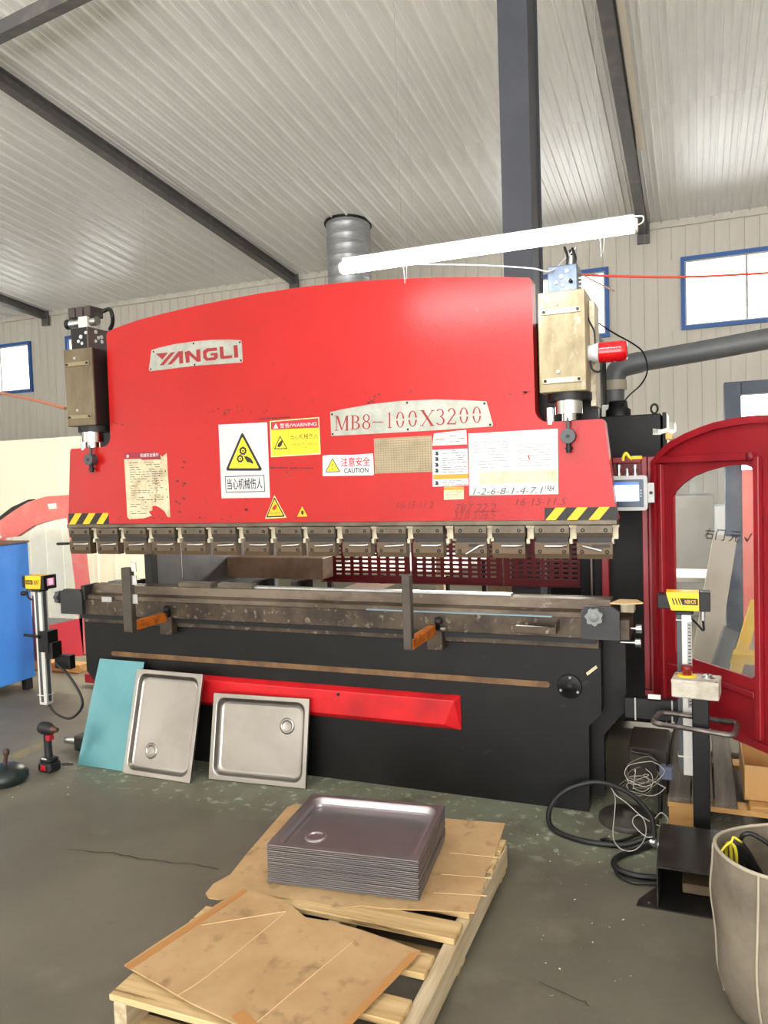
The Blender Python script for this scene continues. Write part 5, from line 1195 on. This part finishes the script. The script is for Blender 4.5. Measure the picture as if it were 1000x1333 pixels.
# ------------------------------------------------------------------ pallet with cardboard
PZ = .13
pal = empty('wooden_pallet', (.78, -1.3, 0), 'pale pine pallet carrying cardboard and the stack of trays', 'pallet')
def palp(mb, nm='deck_board'): return mb.build(nm, pal)
px0, px1 = .345, 1.215
ybs = [(-1.905,-1.80),(-1.735,-1.635),(-1.525,-1.425),(-1.335,-1.235),(-1.185,-1.085),(-1.035,-.935),(-.88,-.78),(-.74,-.64)]
for i, (y0, y1) in enumerate(ybs):
    dx_ = random.uniform(-.012,.012); palp(MB().bbox(px0+dx_, px1-.01+dx_*.6-(.03 if i in (1,2) else 0), y0, y1, PZ-.02, PZ, WOOD, .003))
WOODL = mat('pale_stringer', rgb(206,190,160), .75, 0, rgb(176,156,122), 7, .4, .62, stretch=(4,.3,4), bump=.1, bscale=24, col3=rgb(130,108,80), scale3=10, lo3=.64, hi3=.74)
for x0 in (px0+.005, (px0+px1)/2-.02, px1-.05): palp(MB().bbox(x0, x0+.045, -1.905, -.64, .02, PZ-.02, WOODL, .003), 'stringer')
for y0 in (-1.9, -1.32, -.74): palp(MB().bbox(px0+.01, px1-.01, y0, y0+.09, 0, .02, WOOD, .002), 'bottom_board')
def cardsheet(px, z, label, bend=None, t=.005):
    pts = [P(x, y, Z=z) for x, y in px]
    m = MB(); m.prism([(p.x, p.y) for p in pts], z, z+t, CARD, 'Z')
    return m.build('cardboard_sheet', label=label, cat='cardboard', group='cardboard sheets on the pallet')
c1 = cardsheet([(374,1052),(385,1048),(420,1050),(520,1062),(658,1073),(654,1085),(644,1115),(638,1122),(640,1128),(633,1135),(628,1165),(618,1190),(560,1186),(500,1184),(470,1180),(445,1184),(415,1178),(390,1172),(330,1166),(285,1172),(272,1170),(268,1164),(278,1152),(300,1140),(322,1112)], .131, 'brown cardboard sheet under the stack of trays')
c2 = cardsheet([(162,1258),(200,1232),(318,1156),(345,1166),(372,1174),(384,1184),(398,1196),(430,1201),(470,1212),(510,1226),(548,1240),(520,1270),(494,1296),(462,1330),(440,1352),(380,1356),(310,1336),(250,1308),(205,1282)], .140, 'creased brown cardboard sheet overhanging the near pallet edge')
TAPE = mat('brown_tape', rgb(186,136,80), .4)
for L in ([(162,1258),(318,1156),(322,1161),(170,1262)], [(548,1240),(440,1352),(430,1350),(534,1240)], [(300,1322),(318,1314),(335,1332),(318,1342)]):
    pts = [P(x, y, Z=.1455) for x, y in L]; MB().prism([(p.x, p.y) for p in pts], .1452, .1458, TAPE, 'Z').build('packing_tape', c2)
CREASE = mat('crease_highlight', rgb(216,180,134), .8)
for L in ([(232,1295),(270,1270),(350,1205),(372,1186)], [(335,1330),(400,1275),(460,1225)], [(262,1204),(372,1186)]):
    pts = [P(x, y, Z=.146) for x, y in L]; m = MB(); m.tube([(p.x, p.y, .1445) for p in pts], .0022, CREASE, 6); m.build('crease', c2)
for L in ([(575,1138),(640,1143)], [(565,1162),(634,1166)], [(585,1110),(648,1116)]):
    pts = [P(x, y, Z=.136) for x, y in L]; m = MB(); m.tube([(p.x, p.y, .135) for p in pts], .002, CREASE, 6); m.build('crease', c1)

# ------------------------------------------------------------------ canvas bag with cables
BX, BY = 2.165, -1.13
bag = empty('canvas_bag', (BX, BY, 0), 'grimy grey canvas bag standing open with cables inside', 'bag')
def bl(r, z, zf=None, seed=0, wob=.012, n=40):
    rr_ = random.Random(seed); ph = [rr_.uniform(0,6.28) for _ in range(4)]; o = []
    for i in range(n):
        t = 2*math.pi*i/n; e = 2.6; c_, s_ = math.cos(t), math.sin(t)
        k = (abs(c_)**e+abs(s_)**e)**(-1/e); q = r*k*(1+wob/.2*.3*math.sin(3*t+ph[0])+wob/.2*.25*math.sin(5*t+ph[1]))
        zz = z+(zf(t) if zf else 0); o.append((BX+q*c_, BY+q*s_*.94, zz))
    return o
rim = lambda t: .012*math.sin(2*t+.6)+.02*math.cos(t)
loops = [bl(.14,.0,None,1), bl(.175,.012,None,2), bl(.198,.09,None,3,.014), bl(.208,.20,None,4,.016), bl(.206,.32,None,5,.014), bl(.200,.42,lambda t: .5*rim(t),6,.012), bl(.198,.475,rim,6,.012)]
inner = [bl(.192,.476,rim,6,.012), bl(.192,.42,lambda t: .5*rim(t),6,.012), bl(.192,.30,None,5,.012), bl(.19,.26,None,5,.012)]
m = MB(); N = 40; allL = loops+inner
vs = [v for l in allL for v in l]
m.add(vs, [(k*N+i, k*N+(i+1) % N, (k+1)*N+(i+1) % N, (k+1)*N+i) for k in range(len(allL)-1) for i in range(N)], CANVAS, True)
m.add(loops[0], [tuple(range(N))[::-1]], CANVAS); m.add(inner[-1], [tuple(range(N))], CANVAS)
body_ = m.build('bag_body', bag)
m = MB(); m.tube(bl(.195,.475,rim,6,.012), .0055, CANVASL, 8, closed=True, sub=2); m.build('hem', bag)
for t_ in (4.35, 3.2):
    i = int(t_/(2*math.pi)*N) % N
    m = MB(); m.tube([Vector(l[i])+Vector((math.cos(t_),math.sin(t_),0))*.002 for l in loops[1:]], .0035, CANVASL, 6); m.build('seam', bag)
rr = random.Random(4)
def inbag(x, y): return P(x, y, Z=.40)
for i, (x0, y0) in enumerate(((946,1112),(952,1116),(958,1118))):
    m = MB(); p = P(x0, y0, Z=.42); p2 = P(x0+2, y0+14, Z=.38); m.tube([P(952,1097,Z=.47), (p.x,p.y,.445), (p2.x,p2.y,.36), (p2.x+.02,p2.y+.02,.2)], .005, YWIRE, 8); m.build('cable', label='yellow cable end inside the canvas bag', cat='cable', group='yellow cables in the bag')
m = MB(); m.tube([P(936,1113,Z=.44), P(944,1102,Z=.46), P(952,1096,Z=.475), P(955,1090,Z=.485), P(962,1094,Z=.475), P(966,1097,Z=.46)], .0035, YWIRE, 8); m.build('cable_tie', label='pale yellow tie knotted round cables in the bag', cat='cable tie')
for i in range(3):
    m = MB(); m.tube([P(955+4*i,1098,Z=.46), P(962+6*i,1112,Z=.42), P(972+6*i,1130,Z=.36), P(985+6*i,1150,Z=.28)], .012, RUB, 10); m.build('cable', label='thick black cable bundled inside the canvas bag', cat='cable', group='black cables in the bag')
m = MB(); m.tube([P(962,1098,Z=.44), P(968,1087,Z=.485), P(980,1086,Z=.49), P(1002,1100,Z=.46), P(1020,1120,Z=.4)], .007, RUB, 10); m.build('cable', label='black cable arching up out of the canvas bag', cat='cable')

# ------------------------------------------------------------------ right rear pallet and carton
rp_ = empty('wooden_pallet', (2.3, .4, 0), 'weathered pallet with orange pine blocks under the open carton', 'pallet')
z_ = .13
for k in range(3): MB().bbox(1.795+k*.095, 1.882+k*.095, -.03, 1.1, z_-.022, z_, WOODG, .003).build('deck_board', rp_)
for k in range(5): MB().bbox(2.12+k*.16, 2.25+k*.16, -.03, 1.1, z_-.022, z_, WOODO, .003).build('deck_board', rp_)
for y0 in (-.03, .5, 1.0):
    MB().bbox(1.79, 2.9, y0, y0+.09, z_-.045, z_-.022, WOODO, .002).build('cross_board', rp_)
    for x0 in (1.795, 2.3, 2.78): MB().bbox(x0, x0+.12, y0, y0+.09, .0, z_-.045, WOODO, .003).build('block', rp_)
ca = Vector((2.10, .03, z_)); 
def carton():
    r = empty('cardboard_box', (2.35, .25, z_), 'open brown cardboard carton standing on the weathered pallet', 'box')
    x0, x1, y0, y1, h, t = 2.10, 2.62, .03, .42, .155, .005
    MB().box(x0, x1, y0, y0+t, z_, z_+h, CARDB).build('front_panel', r)
    MB().box(x0, x1, y1-t, y1, z_, z_+h, CARDB).build('back_panel', r)
    m = MB(); m.prism([(y0,z_),(y1,z_),(y1,z_+h),(y0,z_+h)], x0, x0+t, CARDB, 'X'); m.build('side_panel', r)
    MB().box(x1-t, x1, y0, y1, z_, z_+h, CARDB).build('side_panel', r)
    MB().box(x0, x1, y0, y1, z_, z_+t, CARDB).build('bottom_panel', r)
carton()

# ------------------------------------------------------------------ left: blue cabinet, drill, floor tools
r = empty('blue_cabinet', (-3.3, .5, 0), 'scuffed blue steel cabinet on short feet', 'cabinet')
xR = -2.94; zt = 1.17
MB().bbox(-3.7, xR, .0, .94, .09, zt-.015, BLUE, .006).build('body', r)
MB().bbox(-3.71, xR+.008, -.01, .95, zt-.015, zt, mat('brown_cabinet_top', rgb(120,98,84), .6), .004).build('top', r)
for x in (-3.66, xR-.07):
    for y in (.03, .86): MB().bbox(x, x+.06, y, y+.06, 0, .09, BLK2, .004).build('foot', r)
MB().bbox(-3.6, -3.05, -.006, .0, .2, 1.05, BLUE, .003).build('door', r)
q = P(65, 1003, Z=0)
dl = empty('impact_driver', (q.x, q.y, 0), 'black and red cordless driver standing on its battery', 'power tool')
M0 = Matrix.Translation((q.x, q.y, 0)) @ Matrix.Rotation(R(-5), 4, 'Z') @ Matrix.Scale(1.12, 4)
m = MB(); m.bbox(-.045, .045, -.04, .04, 0, .05, RUB, .012, M0); m.bbox(-.04, .04, -.036, .036, .048, .07, RUB, .012, M0); bt = m.build('battery', dl)
m = MB(); m.bbox(-.018, .018, -.042, -.038, .012, .04, REDP, .002, M0); m.build('red_badge', bt)
m = MB(); m.bbox(-.012, .022, -.038, -.03, .068, .074, TIN, .001, M0); m.build('level_tab', bt)
m = MB(); m.tube([M0 @ Vector(v) for v in ((0,0,.06),(-.003,0,.10),(-.004,0,.15),(-.002,0,.19))], .021, RUB, 14); g = m.build('grip', dl)
m = MB(); m.bbox(.0, .026, -.018, .018, .155, .185, REDP, .005, M0); m.build('trigger', g)
m = MB(); m.lathe(M0 @ Vector((-.05,0,.215)), M0.to_3x3() @ Vector((1,0,0)), [(0,0),(0,.022),(.008,.032),(.03,.036),(.07,.036),(.09,.030),(.105,.024)], RUB, 20); hd_ = m.build('motor_head', dl)
m = MB(); m.lathe(M0 @ Vector((-.05,0,.215)), M0.to_3x3() @ Vector((1,0,0)), [(.105,.024),(.115,.018),(.13,.014),(.135,.012),(.135,0)], mat('orange_chuck', rgb(96,66,54), .4, .5), 18); m.build('chuck', hd_)
m = MB(); m.tube([M0 @ Vector(v) for v in ((.04,.02,.03),(.075,.035,.035),(.105,.05,.03),(.09,.06,.022),(.045,.04,.02))], .004, RUB, 6); m.build('wrist_strap', dl)
q = P(8, 1018, Z=0)
r = empty('magnetic_lifter', (q.x, q.y, 0), 'dark domed floor tool with an upright stub handle, beyond the driver', 'tool')
m = MB(); m.lathe((q.x,q.y,0), (0,0,1), [(0,.10),(.02,.115),(.05,.115),(.075,.095),(.09,.06),(.095,0)], mat('green_black_plastic', rgb(28,38,38), .35), 28); m.build('dome', r)
m = MB(); m.tube([(q.x,q.y,.09),(q.x+.005,q.y,.12),(q.x+.012,q.y,.15)], .010, mat('brown_handle', rgb(74,48,42), .5), 10); m.lathe((q.x+.013,q.y,.145), (0,0,1), [(0,.008),(.01,.016),(.03,.017),(.04,.010),(.042,0)], MATS['brown_handle'], 14); m.build('handle', r)
q = P(92, 975, Z=0)
m = MB(); m.lathe((q.x-.06,q.y+.02,.045), (.9,.3,-.05), [(0,0),(0,.018),(.03,.024),(.1,.026),(.16,.022),(.2,.02)], STEEL, 14); m.bbox(q.x+.04,q.x+.2,q.y-.02,q.y+.07,0,.09,RUB,.01); m.build('angle_grinder', label='silver and black hand grinder lying behind the teal sheet', cat='power tool')
# timber offcut near the left guard
q = P(80, 872, Z=0); MB().bbox(q.x-.35, q.x+.25, q.y-.05, q.y+.06, 0, .07, WOODO, .004).build('timber_offcut', label='orange timber offcut on the floor under the glare-paled red guard door', cat='timber')

# ------------------------------------------------------------------ things behind the machine
def table(x0, x1, y0, y1, h, label, name='work_table', m_=TIN):
    r = empty(name, ((x0+x1)/2, (y0+y1)/2, 0), label, 'table')
    MB().bbox(x0, x1, y0, y1, h-.04, h, m_, .004).build('table_top', r)
    for x in (x0+.04, x1-.08):
        for y in (y0+.04, y1-.08): MB().box(x, x+.04, y, y+.04, 0, h-.04, BLK2).build('leg', r)
h = .80
xa = P(425, 770, Y=2.4).x; xb = P(640, 770, Y=2.4).x
table(xa, xb-.3, 2.3, 3.6, h, 'white topped work table behind the press brake')
q = P(498, 764, Z=h+.001); MB().bbox(q.x-.25, q.x+.05, q.y-.12, q.y+.12, h, h+.006, mat('pinkish_sheet', rgb(206,178,166), .5), .001).build('metal_offcut', label='pale pinkish sheet lying on the white work table', cat='metal sheet')
q = P(573, 770, Y=2.2); MB().bbox(q.x-.03, q.x+.03, 2.2, 2.26, 0, 1.35, mat('cream_post', rgb(214,204,170), .6), .004).build('timber_post', label='cream timber post behind the red perforated guards', cat='post')
q = P(650, 770, Y=2.7); MB().bbox(q.x-.10, q.x+.22, 2.7, 3.1, 0, 1.0, mat('plank_brown', rgb(150,132,104), .7, 0, rgb(128,108,82), 6, stretch=(5,1,.4)), .004).build('timber_crate', label='brown planked crate behind the red perforated guards', cat='crate')
q = P(715, 770, Y=2.6); MB().bbox(q.x-.1, q.x+.3, 2.6, 3.0, 0, 1.05, BLK2, .006).build('motor_box', label='black motor housing beside the brown planked crate', cat='machine part')
# seen through the door pane and doorway on the right
yb = 5.0
xa = P(878, 680, Y=yb).x; xb = P(930, 680, Y=yb).x; zt = P(900, 645, Y=yb).z
MB().bbox(xa-.3, xb, yb, yb+.5, .0, zt, mat('dark_grey_cabinet', rgb(120,116,110), .55), .006).build('steel_cabinet', label='dark grey steel cabinet seen through the door pane', cat='cabinet')
xa = P(930, 680, Y=yb-.2).x; xb = P(944, 680, Y=yb-.2).x; zt = P(936, 657, Y=yb-.2).z
MB().bbox(xa, xb, yb-.45, yb-.05, .0, zt, mat('pale_grey_cabinet', rgb(160,166,166), .5), .006).build('locker', label='narrow pale grey locker beside the dark grey cabinet', cat='cabinet')
xa = P(945, 700, Y=3.2).x; xb = P(967, 700, Y=3.2).x; zt = P(955, 497, Y=3.2).z; zl = P(955, 514, Y=3.2).z
DF = mat('blue_black_steel', rgb(54,62,80), .5, 0, rgb(66,74,92), 4)
r = empty('steel_gantry', (xa, 3.2, 0), 'blue-black steel goalpost frame behind the open guard door', 'frame')
MB().bbox(xa, xb, 3.2, 3.36, 0, zt, DF, .004).build('post', r)
MB().bbox(xb, xb+2.4, 3.2, 3.36, zl, zt, DF, .004).build('lintel', r)
MB().bbox(xb+2.4, xb+2.56, 3.2, 3.36, 0, zt, DF, .004).build('post', r)
table(P(882,770,Y=2.6).x-.4, P(940,770,Y=2.6).x, 2.6, 3.1, P(910,752,Y=2.6).z, 'white sheet table seen low through the door pane', 'sheet_table')
m = MB(); a = P(908, 868, Y=1.9); b = P(944, 700, Y=2.5); bar(m, (a.x,1.9,.02), (b.x,2.52,b.z), .16, .05, mat('pale_plank', rgb(206,190,170), .6), (0,1,0)); m.build('plank', label='pale plank leaning on the blue-black frame post', cat='plank')
YF = mat('yellow_machine_paint', rgb(226,180,40), .5)
r = empty('yellow_stand', (2.0, 2.2, 0), 'low yellow steel stand on the floor beyond the door pane', 'stand')
for p0, p1 in (((2.10,2.0,.0),(2.3,2.3,.62)), ((2.55,2.0,.0),(2.3,2.3,.62)), ((2.10,2.0,.3),(2.55,2.0,.3))):
    m = MB(); bar(m, p0, p1, .07, .07, YF, (.1,.9,.3)); m.build('strut', r)
m = MB(); bar(m, (1.95,1.55,.03), (2.12,1.85,.5), .09, .07, BEAM, (0,1,.2)); m.build('steel_offcut', label='grey steel channel propped up in front of the yellow stand', cat='steel')
r_ = P(978, 650, Y=4.2); MB().bbox(r_.x-.15, r_.x+.6, 4.2, 4.6, 0, P(978,612,Y=4.2).z, mat('rose_machine_paint', rgb(190,96,86), .5), .006).build('machine_housing', label='rose red machine housing behind the blue-black frame post', cat='machine')

# tool shelf hooked on the table front, with a tool on it
x0 = P(668, 818, Y=-.13).x; x1 = P(726, 828, Y=-.13).x; zs = .862
m = MB(); m.bbox(x0, x1, -.16, -.0605, zs, zs+.006, RUST, .001); ts = m.build('tool_shelf', PBR)
MB().bbox(x0, x1, -.166, -.16, zs, zs+.03, RUST, .001).build('shelf_lip', ts)
MB().bbox(x1-.006, x1, -.16, -.0605, zs+.006, zs+.05, RUST, .001).build('shelf_end', ts)
m = MB(); m.tube([(x0+.01,-.10,zs+.015),(x0+.13,-.12,zs+.015)], .008, TIN, 10, smooth_path=False); m.cyl((x0+.13,-.12,zs+.015),(x0+.16,-.125,zs+.015), .009, STEEL, 10); m.build('hand_tool', label='white handled tool lying on the small rusty table shelf', cat='hand tool')
